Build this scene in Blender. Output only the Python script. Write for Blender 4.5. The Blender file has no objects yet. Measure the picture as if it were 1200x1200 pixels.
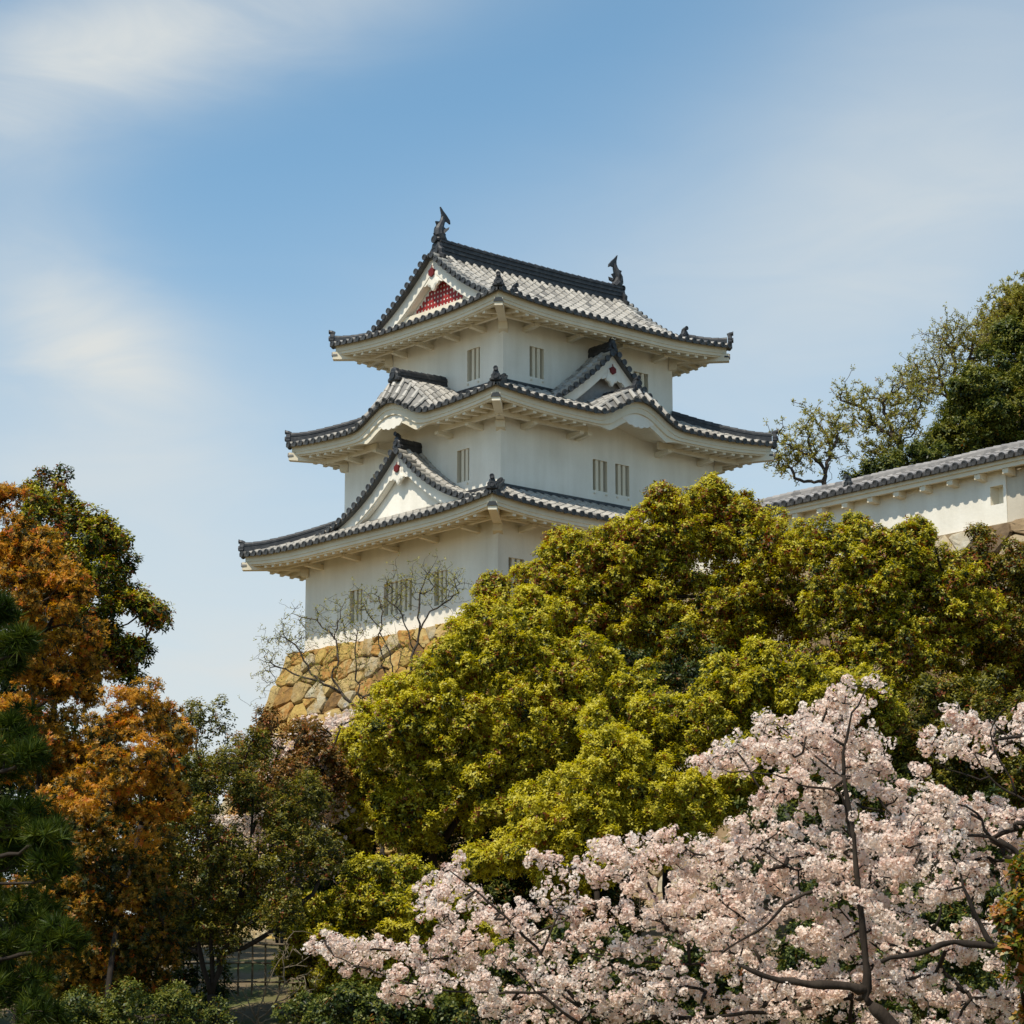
import bpy, math, random
import numpy as np
from math import sin, cos, pi, radians, sqrt
from mathutils import Vector, Matrix

S = bpy.context.scene
COL = S.collection
random.seed(7)
# ------------------------------------------------------------------ camera
CAM_H = 1.6
PITCH = radians(12.0838)
FPX = 3047.99                                   # focal length in photo pixels (1200 wide)
cam_d = bpy.data.cameras.new('camera'); cam = bpy.data.objects.new('camera', cam_d); COL.objects.link(cam)
cam.location = (0, 0, CAM_H); cam.rotation_euler = (pi/2 + PITCH, 0, 0)
cam_d.sensor_width = 36; cam_d.lens = FPX/1200*36; cam_d.clip_start = 0.5; cam_d.clip_end = 6000
S.camera = cam
S.render.resolution_x = S.render.resolution_y = 1024
# ------------------------------------------------------------------ sun + sky
SUN_EL = radians(58); SUN_H = (-0.632, -0.776)   # horizontal direction towards the sun
sun_d = bpy.data.lights.new('sun', 'SUN'); sun = bpy.data.objects.new('sun', sun_d); COL.objects.link(sun)
sv = Vector((SUN_H[0]*cos(SUN_EL), SUN_H[1]*cos(SUN_EL), sin(SUN_EL)))
sun.rotation_euler = sv.to_track_quat('Z', 'Y').to_euler()
sun_d.energy = 4.6; sun_d.angle = radians(0.55); sun_d.color = (1.0, 0.93, 0.81)
W = bpy.data.worlds.new('World'); S.world = W; W.use_nodes = True
nt = W.node_tree; nt.nodes.clear()
def N(t, **k):
    n = nt.nodes.new(t)
    for a, b in k.items(): setattr(n, a, b)
    return n
def L(a, b): nt.links.new(a, b)
def math_(op, a, b=None, clamp=False):
    n = N('ShaderNodeMath', operation=op, use_clamp=clamp)
    for i, x in enumerate((a, b)):
        if x is None: continue
        if isinstance(x, (int, float)): n.inputs[i].default_value = x
        else: L(x, n.inputs[i])
    return n.outputs[0]
sky = N('ShaderNodeTexSky', sky_type='NISHITA'); sky.sun_disc = False
sky.sun_elevation = SUN_EL; sky.sun_rotation = math.atan2(SUN_H[0], SUN_H[1])
sky.altitude = 20; sky.air_density = 1.0; sky.dust_density = 0.6; sky.ozone_density = 2.2
tc = N('ShaderNodeTexCoord')
def dir_of(px, py):
    u = (px-600)/FPX; v = -(py-600)/FPX
    d = Vector((u, cos(PITCH)-v*sin(PITCH), sin(PITCH)+v*cos(PITCH))); d.normalize(); return d
def blob(px, py, rx, ry, rot=0):
    # soft patch of sky, measured as an angle across the dome
    d = dir_of(px, py)
    right = d.cross(Vector((0, 0, 1))).normalized(); up = right.cross(d)
    r2 = right*cos(rot) + up*sin(rot); u2 = up*cos(rot) - right*sin(rot)
    def comp(vec, rr):
        n = N('ShaderNodeVectorMath', operation='DOT_PRODUCT'); L(tc.outputs['Generated'], n.inputs[0])
        n.inputs[1].default_value = vec
        return math_('POWER', math_('MULTIPLY', n.outputs['Value'], FPX/rr), 2)
    s = math_('ADD', comp(r2, rx), comp(u2, ry))
    return math_('POWER', 2.71828, math_('MULTIPLY', s, -1))
def noise(scale, det, stretch, dist=0.0, off=(0, 0, 0)):
    m = N('ShaderNodeMapping'); m.inputs['Scale'].default_value = stretch; m.inputs['Location'].default_value = off
    m.inputs['Rotation'].default_value = (0, radians(-22), 0)
    L(tc.outputs['Generated'], m.inputs['Vector'])
    n = N('ShaderNodeTexNoise'); n.inputs['Scale'].default_value = scale; n.inputs['Detail'].default_value = det
    n.inputs['Roughness'].default_value = 0.55; n.inputs['Distortion'].default_value = dist
    L(m.outputs[0], n.inputs['Vector']); return n.outputs['Fac']
n1 = noise(9, 12, (1, 1, 3.2), 1.1, (3.1, 0.2, 1.7))
n2 = noise(3.4, 4, (1, 1, 1.6), 0.2, (0.4, 2.2, 0.9))
wisp = N('ShaderNodeMapRange'); wisp.inputs[1].default_value = 0.36; wisp.inputs[2].default_value = 0.72
L(n1, wisp.inputs[0])
soft = N('ShaderNodeMapRange'); soft.inputs[1].default_value = 0.3; soft.inputs[2].default_value = 0.75
L(n2, soft.inputs[0])
blobs = [(300, 10, 300, 75, 16, .52), (120, 60, 190, 90, 20, .40), (90, 380, 150, 85, -35, .50), (160, 440, 110, 70, -35, .18), (1000, 300, 300, 190, 25, .52), (700, 300, 260, 120, 10, .20),
  (1190, 150, 260, 300, 0, .42), (0, 150, 120, 150, 0, .25), (20, 560, 260, 160, 0, .35), (600, 950, 1500, 410, 0, 1.1)]
mask = None; veil = None
for q_, (bx_, by_, rx_, ry_, ro_, am_) in enumerate(blobs):
    t_ = math_('MULTIPLY', blob(bx_, by_, rx_, ry_, radians(ro_)), am_)
    if q_ < 4: mask = t_ if mask is None else math_('ADD', mask, t_)
    else: veil = t_ if veil is None else math_('ADD', veil, t_)
tex = math_('ADD', math_('MULTIPLY', wisp.outputs[0], 0.60), math_('ADD', math_('MULTIPLY', soft.outputs[0], 0.28), 0.46))
tex2 = math_('ADD', math_('MULTIPLY', wisp.outputs[0], 0.16), math_('ADD', math_('MULTIPLY', soft.outputs[0], 0.30), 0.66))
cl = math_('ADD', math_('MULTIPLY', mask, tex), math_('MULTIPLY', veil, tex2), clamp=True)
cl = math_('ADD', cl, 0.03, clamp=True)
bg1 = N('ShaderNodeBackground'); bg1.inputs['Strength'].default_value = 0.145
hs = N('ShaderNodeHueSaturation'); hs.inputs['Hue'].default_value = 0.484; hs.inputs['Saturation'].default_value = 1.14
L(sky.outputs[0], hs.inputs['Color']); L(hs.outputs[0], bg1.inputs['Color'])
bg2 = N('ShaderNodeBackground'); bg2.inputs['Color'].default_value = (0.77, 0.80, 0.79, 1); bg2.inputs['Strength'].default_value = 0.86
mx = N('ShaderNodeMixShader'); L(cl, mx.inputs[0]); L(bg1.outputs[0], mx.inputs[1]); L(bg2.outputs[0], mx.inputs[2])
wo = N('ShaderNodeOutputWorld'); L(mx.outputs[0], wo.inputs['Surface'])
S.view_settings.view_transform = 'Standard'; S.view_settings.look = 'None'
S.view_settings.exposure = 0.12; S.view_settings.gamma = 1.0
S.cycles.max_bounces = 6; S.cycles.transparent_max_bounces = 4
# ------------------------------------------------------------------ helpers
def at(px, py, Y):
    """photo pixel -> world point at distance Y in front of the camera"""
    u = (px-600)/FPX; v = -(py-600)/FPX
    r = (u, cos(PITCH)-v*sin(PITCH), sin(PITCH)+v*cos(PITCH)); t = Y/r[1]
    return np.array((r[0]*t, Y, CAM_H + r[2]*t))
def prop(o, label=None, cat=None, group=None, kind=None):
    if label: o['label'] = label
    if cat: o['category'] = cat
    if group: o['group'] = group
    if kind: o['kind'] = kind
    return o
def empty(name, loc, label, cat, group=None, rz=0):
    o = bpy.data.objects.new(name, None); COL.objects.link(o); o.location = loc; o.rotation_euler = (0, 0, rz)
    o.empty_display_size = 0.5
    return prop(o, label, cat, group)
class MB:
    """collects faces, then links them as one mesh object"""
    def __init__(s, off=(0, 0, 0)): s.v = []; s.f = []; s.t = []; s.off = off
    def add(s, pts, faces, tone=0.5):
        b = len(s.v); s.v += [tuple(p) for p in pts]
        for f in faces: s.f.append(tuple(b+i for i in f)); s.t.append(tone)
    def quad(s, a, b, c, d, tone=0.5): s.add((a, b, c, d), ((0, 1, 2, 3),), tone)
    def hexa(s, p, tone=0.5):      # 8 points: bottom ring 0-3, top ring 4-7
        s.add(p, ((3, 2, 1, 0), (4, 5, 6, 7), (0, 1, 5, 4), (1, 2, 6, 5), (2, 3, 7, 6), (3, 0, 4, 7)), tone)
    def box(s, x0, x1, y0, y1, z0, z1, tone=0.5):
        s.hexa(((x0, y0, z0), (x1, y0, z0), (x1, y1, z0), (x0, y1, z0), (x0, y0, z1), (x1, y0, z1), (x1, y1, z1), (x0, y1, z1)), tone)
    def half(s, p0, p1, side, r0, r1, tone=0.5, n=6):
        p0 = Vector(p0); p1 = Vector(p1); d = (p1-p0)
        if d.length < 1e-5: return
        d.normalize(); side = Vector(side); up = side.cross(d)
        if up.z < 0: up = -up
        up.normalize(); pts = []
        for p, r in ((p0, r0), (p1, r1)):
            for i in range(n):
                a = pi*i/(n-1); pts.append(p + side*(r*cos(a)) + up*(r*sin(a)))
        s.add(pts, [(i, i+1, n+i+1, n+i) for i in range(n-1)] + [tuple(range(n-1, -1, -1))], tone)
    def disc(s, c, nrm, r, tone=0.5, n=10, thick=0.05):
        c = Vector(c); nrm = Vector(nrm).normalized(); u = nrm.cross(Vector((0, 0, 1)))
        if u.length < 1e-3: u = Vector((1, 0, 0))
        u.normalize(); w = nrm.cross(u)
        ring = [u*(r*cos(2*pi*i/n)) + w*(r*sin(2*pi*i/n)) for i in range(n)]
        pts = [c+q+nrm*thick for q in ring] + [c+q*0.99 for q in ring] + [c+q*0.66+nrm*thick for q in ring] + [c+q*0.6+nrm*(thick-.012) for q in ring]
        fs = [(n+i, n+(i+1) % n, (i+1) % n, i) for i in range(n)] + [(i, (i+1) % n, 2*n+(i+1) % n, 2*n+i) for i in range(n)]
        fs += [(2*n+i, 2*n+(i+1) % n, 3*n+(i+1) % n, 3*n+i) for i in range(n)] + [tuple(range(3*n, 4*n))]
        s.add(pts, fs, tone)
    def tube(s, path, rad, n=6, tone=0.5, cap=True):
        path = [Vector(p) for p in path]; b = len(s.v); prev = None
        for i, p in enumerate(path):
            d = (path[min(i+1, len(path)-1)] - path[max(i-1, 0)])
            if d.length < 1e-6: d = Vector((0, 0, 1))
            d.normalize()
            if prev is None:
                u = d.cross(Vector((0.31, 0.87, 0.12)));
                if u.length < .05: u = d.cross(Vector((1, 0, 0)))
            else: u = prev - d*prev.dot(d)
            u.normalize(); prev = u; w = d.cross(u); r = rad[i]
            for k in range(n):
                a = 2*pi*k/n; s.v.append(tuple(p + u*(r*cos(a)) + w*(r*sin(a))))
        m = len(path)
        for i in range(m-1):
            for k in range(n):
                s.f.append((b+i*n+k, b+i*n+(k+1) % n, b+(i+1)*n+(k+1) % n, b+(i+1)*n+k)); s.t.append(tone)
        if cap:
            s.f.append(tuple(b+k for k in range(n-1, -1, -1))); s.t.append(tone)
            s.f.append(tuple(b+(m-1)*n+k for k in range(n))); s.t.append(tone)
    def ball(s, c, r, tone=0.5, n=8, m=5, sq=(1, 1, 1)):
        c = Vector(c); b = len(s.v)
        for i in range(m+1):
            a = -pi/2 + pi*i/m
            for k in range(n):
                t = 2*pi*k/n; s.v.append((c.x+r*sq[0]*cos(a)*cos(t), c.y+r*sq[1]*cos(a)*sin(t), c.z+r*sq[2]*sin(a)))
        for i in range(m):
            for k in range(n):
                s.f.append((b+i*n+k, b+i*n+(k+1) % n, b+(i+1)*n+(k+1) % n, b+(i+1)*n+k)); s.t.append(tone)
    def build(s, name, mat, parent=None, smooth=False, label=None):
        me = bpy.data.meshes.new(name)
        o0 = s.off
        me.from_pydata([(a-o0[0], b-o0[1], c-o0[2]) for a, b, c in s.v], [], s.f)
        at_ = me.attributes.new('tone', 'FLOAT', 'FACE'); at_.data.foreach_set('value', s.t)
        me.materials.append(mat)
        if smooth: me.polygons.foreach_set('use_smooth', [True]*len(me.polygons))
        me.update()
        o = bpy.data.objects.new(name, me); COL.objects.link(o)
        if parent: o.parent = parent
        if label: o['label'] = label
        return o
def mesh_np(name, V, nper, tone, mat, parent, off=(0, 0, 0)):
    """V: (k*nper,3) array, faces are consecutive runs of nper vertices"""
    V = np.asarray(V, np.float32).reshape(-1, 3) - np.asarray(off, np.float32)
    k = len(V)//nper
    me = bpy.data.meshes.new(name)
    me.vertices.add(len(V)); me.vertices.foreach_set('co', V.ravel())
    me.loops.add(len(V)); me.loops.foreach_set('vertex_index', np.arange(len(V), dtype=np.int32))
    me.polygons.add(k); me.polygons.foreach_set('loop_start', np.arange(0, len(V), nper, dtype=np.int32))
    me.update(calc_edges=True)
    a = me.attributes.new('tone', 'FLOAT', 'FACE'); a.data.foreach_set('value', np.asarray(tone, np.float32))
    me.materials.append(mat)
    o = bpy.data.objects.new(name, me); COL.objects.link(o)
    if parent: o.parent = parent
    return o
# ------------------------------------------------------------------ materials
def mat_base(name):
    m = bpy.data.materials.new(name); m.use_nodes = True; t = m.node_tree; t.nodes.clear()
    out = t.nodes.new('ShaderNodeOutputMaterial'); return m, t, out
def ramp(t, stops, fac):
    r = t.nodes.new('ShaderNodeValToRGB'); e = r.color_ramp.elements
    while len(e) < len(stops): e.new(0.5)
    for i, (p, c) in enumerate(stops): e[i].position = p; e[i].color = (*c, 1)
    t.links.new(fac, r.inputs[0]); return r.outputs[0]
def surf_mat(name, stops, scale=3.0, rough=0.8, spec=0.3, bump=0.0, bscale=None, use_tone=0.0, stretch=(1, 1, 1), detail=6, rrange=0.0, sheen=None):
    """noise (and the per-face tone) drives a colour ramp"""
    m, t, out = mat_base(name)
    p = t.nodes.new('ShaderNodeBsdfPrincipled'); t.links.new(p.outputs[0], out.inputs[0])
    c = t.nodes.new('ShaderNodeTexCoord'); mp = t.nodes.new('ShaderNodeMapping'); mp.inputs['Scale'].default_value = stretch
    t.links.new(c.outputs['Object'], mp.inputs[0])
    n = t.nodes.new('ShaderNodeTexNoise'); n.inputs['Scale'].default_value = scale; n.inputs['Detail'].default_value = detail
    n.inputs['Roughness'].default_value = 0.6
    t.links.new(mp.outputs[0], n.inputs['Vector'])
    fac = n.outputs['Fac']
    if use_tone > 0:
        a = t.nodes.new('ShaderNodeAttribute'); a.attribute_name = 'tone'
        mm = t.nodes.new('ShaderNodeMix'); mm.data_type = 'FLOAT'; mm.inputs[0].default_value = use_tone
        t.links.new(fac, mm.inputs[2]); t.links.new(a.outputs['Fac'], mm.inputs[3]); fac = mm.outputs[0]
    t.links.new(ramp(t, stops, fac), p.inputs['Base Color'])
    p.inputs['Roughness'].default_value = rough; p.inputs['Specular IOR Level'].default_value = spec
    if rrange:
        mr = t.nodes.new('ShaderNodeMapRange'); mr.inputs[3].default_value = rough-rrange; mr.inputs[4].default_value = rough+rrange
        t.links.new(n.outputs['Fac'], mr.inputs[0]); t.links.new(mr.outputs[0], p.inputs['Roughness'])
    if bump:
        n2 = t.nodes.new('ShaderNodeTexNoise'); n2.inputs['Scale'].default_value = bscale or scale*4; n2.inputs['Detail'].default_value = 5
        t.links.new(mp.outputs[0], n2.inputs['Vector'])
        b = t.nodes.new('ShaderNodeBump'); b.inputs['Strength'].default_value = 1.0; b.inputs['Distance'].default_value = bump
        t.links.new(n2.outputs['Fac'], b.inputs['Height']); t.links.new(b.outputs[0], p.inputs['Normal'])
    return m
def leaf_mat(name, stops, trans=0.3, rough=0.45, gloss=0.035, sat=1.1):
    m, t, out = mat_base(name)
    a = t.nodes.new('ShaderNodeAttribute'); a.attribute_name = 'tone'
    col = ramp(t, stops, a.outputs['Fac'])
    d = t.nodes.new('ShaderNodeBsdfDiffuse'); tr = t.nodes.new('ShaderNodeBsdfTranslucent'); g = t.nodes.new('ShaderNodeBsdfGlossy')
    g.inputs['Roughness'].default_value = rough; g.inputs['Color'].default_value = (0.9, 0.95, 0.85, 1)
    t.links.new(col, d.inputs[0])
    hs = t.nodes.new('ShaderNodeHueSaturation'); hs.inputs['Saturation'].default_value = sat; hs.inputs['Value'].default_value = 1.15
    t.links.new(col, hs.inputs['Color']); t.links.new(hs.outputs[0], tr.inputs[0])
    m1 = t.nodes.new('ShaderNodeMixShader'); m1.inputs[0].default_value = trans
    t.links.new(d.outputs[0], m1.inputs[1]); t.links.new(tr.outputs[0], m1.inputs[2])
    m2 = t.nodes.new('ShaderNodeMixShader'); m2.inputs[0].default_value = gloss
    t.links.new(m1.outputs[0], m2.inputs[1]); t.links.new(g.outputs[0], m2.inputs[2])
    t.links.new(m2.outputs[0], out.inputs[0])
    return m
def plaster_mat(name, base, stain, amount):
    m, t, out = mat_base(name)
    p = t.nodes.new('ShaderNodeBsdfPrincipled'); t.links.new(p.outputs[0], out.inputs[0])
    c = t.nodes.new('ShaderNodeTexCoord')
    def nz(sc, st, det=5):
        mp = t.nodes.new('ShaderNodeMapping'); mp.inputs['Scale'].default_value = st; t.links.new(c.outputs['Object'], mp.inputs[0])
        n = t.nodes.new('ShaderNodeTexNoise'); n.inputs['Scale'].default_value = sc; n.inputs['Detail'].default_value = det
        t.links.new(mp.outputs[0], n.inputs['Vector']); return n.outputs['Fac']
    big = nz(0.5, (1, 1, 1)); streak = nz(2.6, (1, 1, 0.12), 7); fine = nz(22, (1, 1, 1), 3)
    def mth(op, a, b):
        n = t.nodes.new('ShaderNodeMath'); n.operation = op
        for i, x in enumerate((a, b)):
            if isinstance(x, (int, float)): n.inputs[i].default_value = x
            else: t.links.new(x, n.inputs[i])
        return n.outputs[0]
    f = mth('ADD', mth('MULTIPLY', big, 0.55), mth('ADD', mth('MULTIPLY', streak, 0.34), mth('MULTIPLY', fine, 0.1)))
    mr = t.nodes.new('ShaderNodeMapRange'); mr.inputs[1].default_value = 0.38; mr.inputs[2].default_value = 0.72; mr.inputs[4].default_value = amount
    t.links.new(f, mr.inputs[0])
    mix = t.nodes.new('ShaderNodeMix'); mix.data_type = 'RGBA'; mix.inputs[6].default_value = (*base, 1); mix.inputs[7].default_value = (*stain, 1)
    t.links.new(mr.outputs[0], mix.inputs[0]); t.links.new(mix.outputs[2], p.inputs['Base Color'])
    p.inputs['Roughness'].default_value = 0.85; p.inputs['Specular IOR Level'].default_value = 0.2
    b = t.nodes.new('ShaderNodeBump'); b.inputs['Distance'].default_value = 0.006; t.links.new(nz(9, (1, 1, 1), 6), b.inputs['Height'])
    t.links.new(b.outputs[0], p.inputs['Normal'])
    return m
M_plaster = plaster_mat('white_plaster', (0.83, 0.785, 0.68), (0.58, 0.525, 0.42), 0.85)
M_eave = plaster_mat('bounce_tinted_plaster', (0.76, 0.69, 0.54), (0.58, 0.50, 0.36), 0.8)  # yellower than the walls: warm bounce under the eaves put into the colour
M_oldplaster = plaster_mat('weathered_plaster', (0.62, 0.56, 0.45), (0.30, 0.25, 0.18), 1.0)
M_tile = surf_mat('roof_tile', [(0.12, (0.028, 0.029, 0.031)), (0.30, (0.12, 0.115, 0.105)), (0.5, (0.36, 0.335, 0.29)), (0.8, (0.50, 0.465, 0.405))], 3.0, 0.45, 0.32, 0.003, 30, 0.75)
M_ridge = surf_mat('ridge_tile', [(0.2, (0.012, 0.013, 0.016)), (0.5, (0.040, 0.041, 0.043)), (0.85, (0.15, 0.148, 0.14))], 6.0, 0.5, 0.3, 0.004, 25, 0.3)
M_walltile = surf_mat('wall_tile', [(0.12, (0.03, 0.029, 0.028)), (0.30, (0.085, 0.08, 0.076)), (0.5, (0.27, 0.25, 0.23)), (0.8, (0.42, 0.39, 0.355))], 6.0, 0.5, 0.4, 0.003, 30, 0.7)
M_red = surf_mat('red_lacquer', [(0.2, (0.20, 0.012, 0.012)), (0.8, (0.34, 0.03, 0.022))], 6, 0.55, 0.3)
M_boss = surf_mat('dark_red_lacquer', [(0.2, (0.09, 0.008, 0.008)), (0.8, (0.17, 0.018, 0.014))], 6, 0.6, 0.25)
M_metal = surf_mat('dark_metal', [(0.2, (0.02, 0.022, 0.022)), (0.8, (0.05, 0.052, 0.05))], 8, 0.5, 0.4)
M_wood = surf_mat('dark_wood', [(0.2, (0.025, 0.017, 0.010)), (0.8, (0.07, 0.048, 0.03))], 8, 0.8, 0.2, 0.004, 40, 0, (1, 1, .2))
M_stone = surf_mat('ochre_stone', [(0.16, (0.11, 0.065, 0.03)), (0.28, (0.30, 0.165, 0.05)), (0.40, (0.42, 0.29, 0.085)), (0.50, (0.33, 0.155, 0.042)), (0.60, (0.41, 0.30, 0.12)), (0.70, (0.30, 0.20, 0.08)), (0.85, (0.42, 0.38, 0.27))], 3.4, 0.9, 0.15, 0.05, 9, 0.62, detail=12)
M_backing = surf_mat('recess_shade', [(0.2, (0.13, 0.12, 0.10)), (0.8, (0.24, 0.22, 0.18))], 5, 0.9, 0.1)  # shade of the window recess put into a dark colour
M_stone2 = surf_mat('grey_brown_stone', [(0.22, (0.12, 0.08, 0.045)), (0.45, (0.26, 0.18, 0.10)), (0.62, (0.36, 0.28, 0.17)), (0.78, (0.44, 0.40, 0.31))], 2.2, 0.85, 0.2, 0.03, 7, 0.5, detail=8)
M_gap = surf_mat('packed_earth', [(0.2, (0.03, 0.022, 0.014)), (0.8, (0.08, 0.06, 0.035))], 4, 0.95, 0.1)
M_soil = surf_mat('bare_soil', [(0.2, (0.09, 0.065, 0.035)), (0.5, (0.16, 0.12, 0.07)), (0.62, (0.10, 0.11, 0.035)), (0.85, (0.20, 0.16, 0.10))], 0.5, 0.95, 0.1, 0.04, 5, detail=9)
M_bark = surf_mat('dark_bark', [(0.2, (0.012, 0.009, 0.007)), (0.55, (0.036, 0.027, 0.020)), (0.85, (0.085, 0.068, 0.05))], 3, 0.9, 0.15, 0.02, 18, 0, (1, 1, .35))
M_barkgrey = surf_mat('grey_bark', [(0.2, (0.03, 0.023, 0.018)), (0.55, (0.085, 0.066, 0.050)), (0.85, (0.17, 0.14, 0.11))], 3, 0.9, 0.15, 0.015, 18, 0, (1, 1, .35))
M_bamboo = surf_mat('grey_bamboo', [(0.2, (0.10, 0.075, 0.045)), (0.8, (0.24, 0.19, 0.12))], 5, 0.7, 0.3)
YG = [(0.0, (0.014, 0.028, 0.005)), (0.22, (0.050, 0.072, 0.007)), (0.42, (0.20, 0.19, 0.013)), (0.66, (0.49, 0.425, 0.024)), (0.9, (0.64, 0.555, 0.045)), (0.93, (0.27, 0.115, 0.014)), (1.0, (0.20, 0.035, 0.010))]
L_yellowgreen = leaf_mat('young_camphor_leaf', YG, 0.46, gloss=0.02)
L_olive = leaf_mat('olive_leaf', [(0.0, (0.018, 0.026, 0.005)), (0.35, (0.075, 0.078, 0.010)), (0.7, (0.21, 0.185, 0.018)), (0.88, (0.32, 0.27, 0.03)), (0.91, (0.24, 0.09, 0.018)), (1.0, (0.22, 0.05, 0.016))], 0.34, gloss=0.02)
L_dullorange = leaf_mat('dull_orange_leaf', [(0.0, (0.016, 0.022, 0.005)), (0.3, (0.050, 0.052, 0.008)), (0.52, (0.12, 0.085, 0.010)), (0.75, (0.28, 0.14, 0.014)), (0.9, (0.40, 0.20, 0.018)), (1.0, (0.32, 0.07, 0.014))], 0.34, gloss=0.015)
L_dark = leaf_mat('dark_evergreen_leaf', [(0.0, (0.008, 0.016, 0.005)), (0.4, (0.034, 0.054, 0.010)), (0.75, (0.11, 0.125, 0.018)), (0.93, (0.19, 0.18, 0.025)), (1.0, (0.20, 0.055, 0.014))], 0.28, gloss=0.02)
L_orange = leaf_mat('orange_maple_leaf', [(0.0, (0.022, 0.026, 0.006)), (0.22, (0.060, 0.052, 0.009)), (0.42, (0.19, 0.105, 0.012)), (0.62, (0.44, 0.21, 0.014)), (0.85, (0.58, 0.31, 0.022)), (1.0, (0.50, 0.10, 0.016))], 0.36, gloss=0.02)
L_rust = leaf_mat('rust_leaf', [(0.0, (0.04, 0.026, 0.008)), (0.35, (0.11, 0.075, 0.014)), (0.7, (0.24, 0.125, 0.022)), (0.9, (0.32, 0.13, 0.028)), (1.0, (0.28, 0.06, 0.018))], 0.3, gloss=0.03)
L_bud = leaf_mat('budding_leaf', [(0.0, (0.14, 0.135, 0.025)), (0.5, (0.33, 0.31, 0.055)), (0.9, (0.44, 0.38, 0.10)), (1.0, (0.36, 0.18, 0.05))], 0.4, gloss=0.02)
L_pine = leaf_mat('pine_needle', [(0.0, (0.010, 0.020, 0.003)), (0.5, (0.032, 0.054, 0.005)), (1.0, (0.12, 0.14, 0.012))], 0.2, gloss=0.012)
L_blossom = leaf_mat('cherry_petal', [(0.0, (0.64, 0.42, 0.34)), (0.25, (0.80, 0.62, 0.53)), (0.6, (0.88, 0.755, 0.66)), (1.0, (0.91, 0.83, 0.74))], 0.42, gloss=0.0, sat=1.25)
L_calyx = leaf_mat('reddish_bud', [(0.0, (0.16, 0.03, 0.025)), (0.6, (0.25, 0.06, 0.04)), (1.0, (0.20, 0.12, 0.03))], 0.25, gloss=0.02)
L_mixed = leaf_mat('turning_leaf', [(0.0, (0.03, 0.06, 0.010)), (0.4, (0.09, 0.12, 0.012)), (0.65, (0.25, 0.23, 0.018)), (0.82, (0.38, 0.22, 0.02)), (1.0, (0.36, 0.09, 0.015))], 0.35, gloss=0.05)
# ------------------------------------------------------------------ site: the tower's own axes
YAW = radians(49.1693); TC = (0.656, 85.0); ZB = 15.0
X2 = np.array([cos(YAW), -sin(YAW)]); Y2 = np.array([sin(YAW), cos(YAW)])
def to_local(x, y): return ((x-TC[0])*X2[0]+(y-TC[1])*X2[1], (x-TC[0])*Y2[0]+(y-TC[1])*Y2[1])
def to_world(lx, ly, z): return (TC[0]+X2[0]*lx+Y2[0]*ly, TC[1]+X2[1]*lx+Y2[1]*ly, z)
def sstep(t):
    t = min(1, max(0, t)); return t*t*(3-2*t)
def slope_h(x, y):
    return 4.2*sstep((y-36)/26) + 1.2*sstep((y-58)/18) + 0.25*sin(x*.31+y*.17) * sstep((y-20)/20)
def ground_h(x, y):
    lx, ly = to_local(x, y)
    d = min(lx+3.0, (ly+3.8) if lx < 4.0 else (ly-0.6), 70-lx, 90-ly)
    h = slope_h(x, y)
    return h + (14.95-h)*sstep(d/2.0)
def build_ground():
    xs = [-2500, -1200, -500, -200, -100, -60] + [-40+i*1.0 for i in range(101)] + [75, 100, 150, 300, 700, 1500, 2500]
    ys = [-300, -100, -30] + [i*1.5-9 for i in range(30)] + [36+i*1.0 for i in range(95)] + [140, 160, 175, 190, 230, 320, 600, 1200, 2500, 4500]
    m = MB()
    for y in ys:
        for x in xs: m.v.append((x, y, ground_h(x, y)))
    n = len(xs)
    for j in range(len(ys)-1):
        for i in range(n-1):
            m.f.append((j*n+i, j*n+i+1, (j+1)*n+i+1, (j+1)*n+i)); m.t.append(.5)
    prop(m.build('ground', M_soil, None, True), kind='structure')
build_ground()
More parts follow.
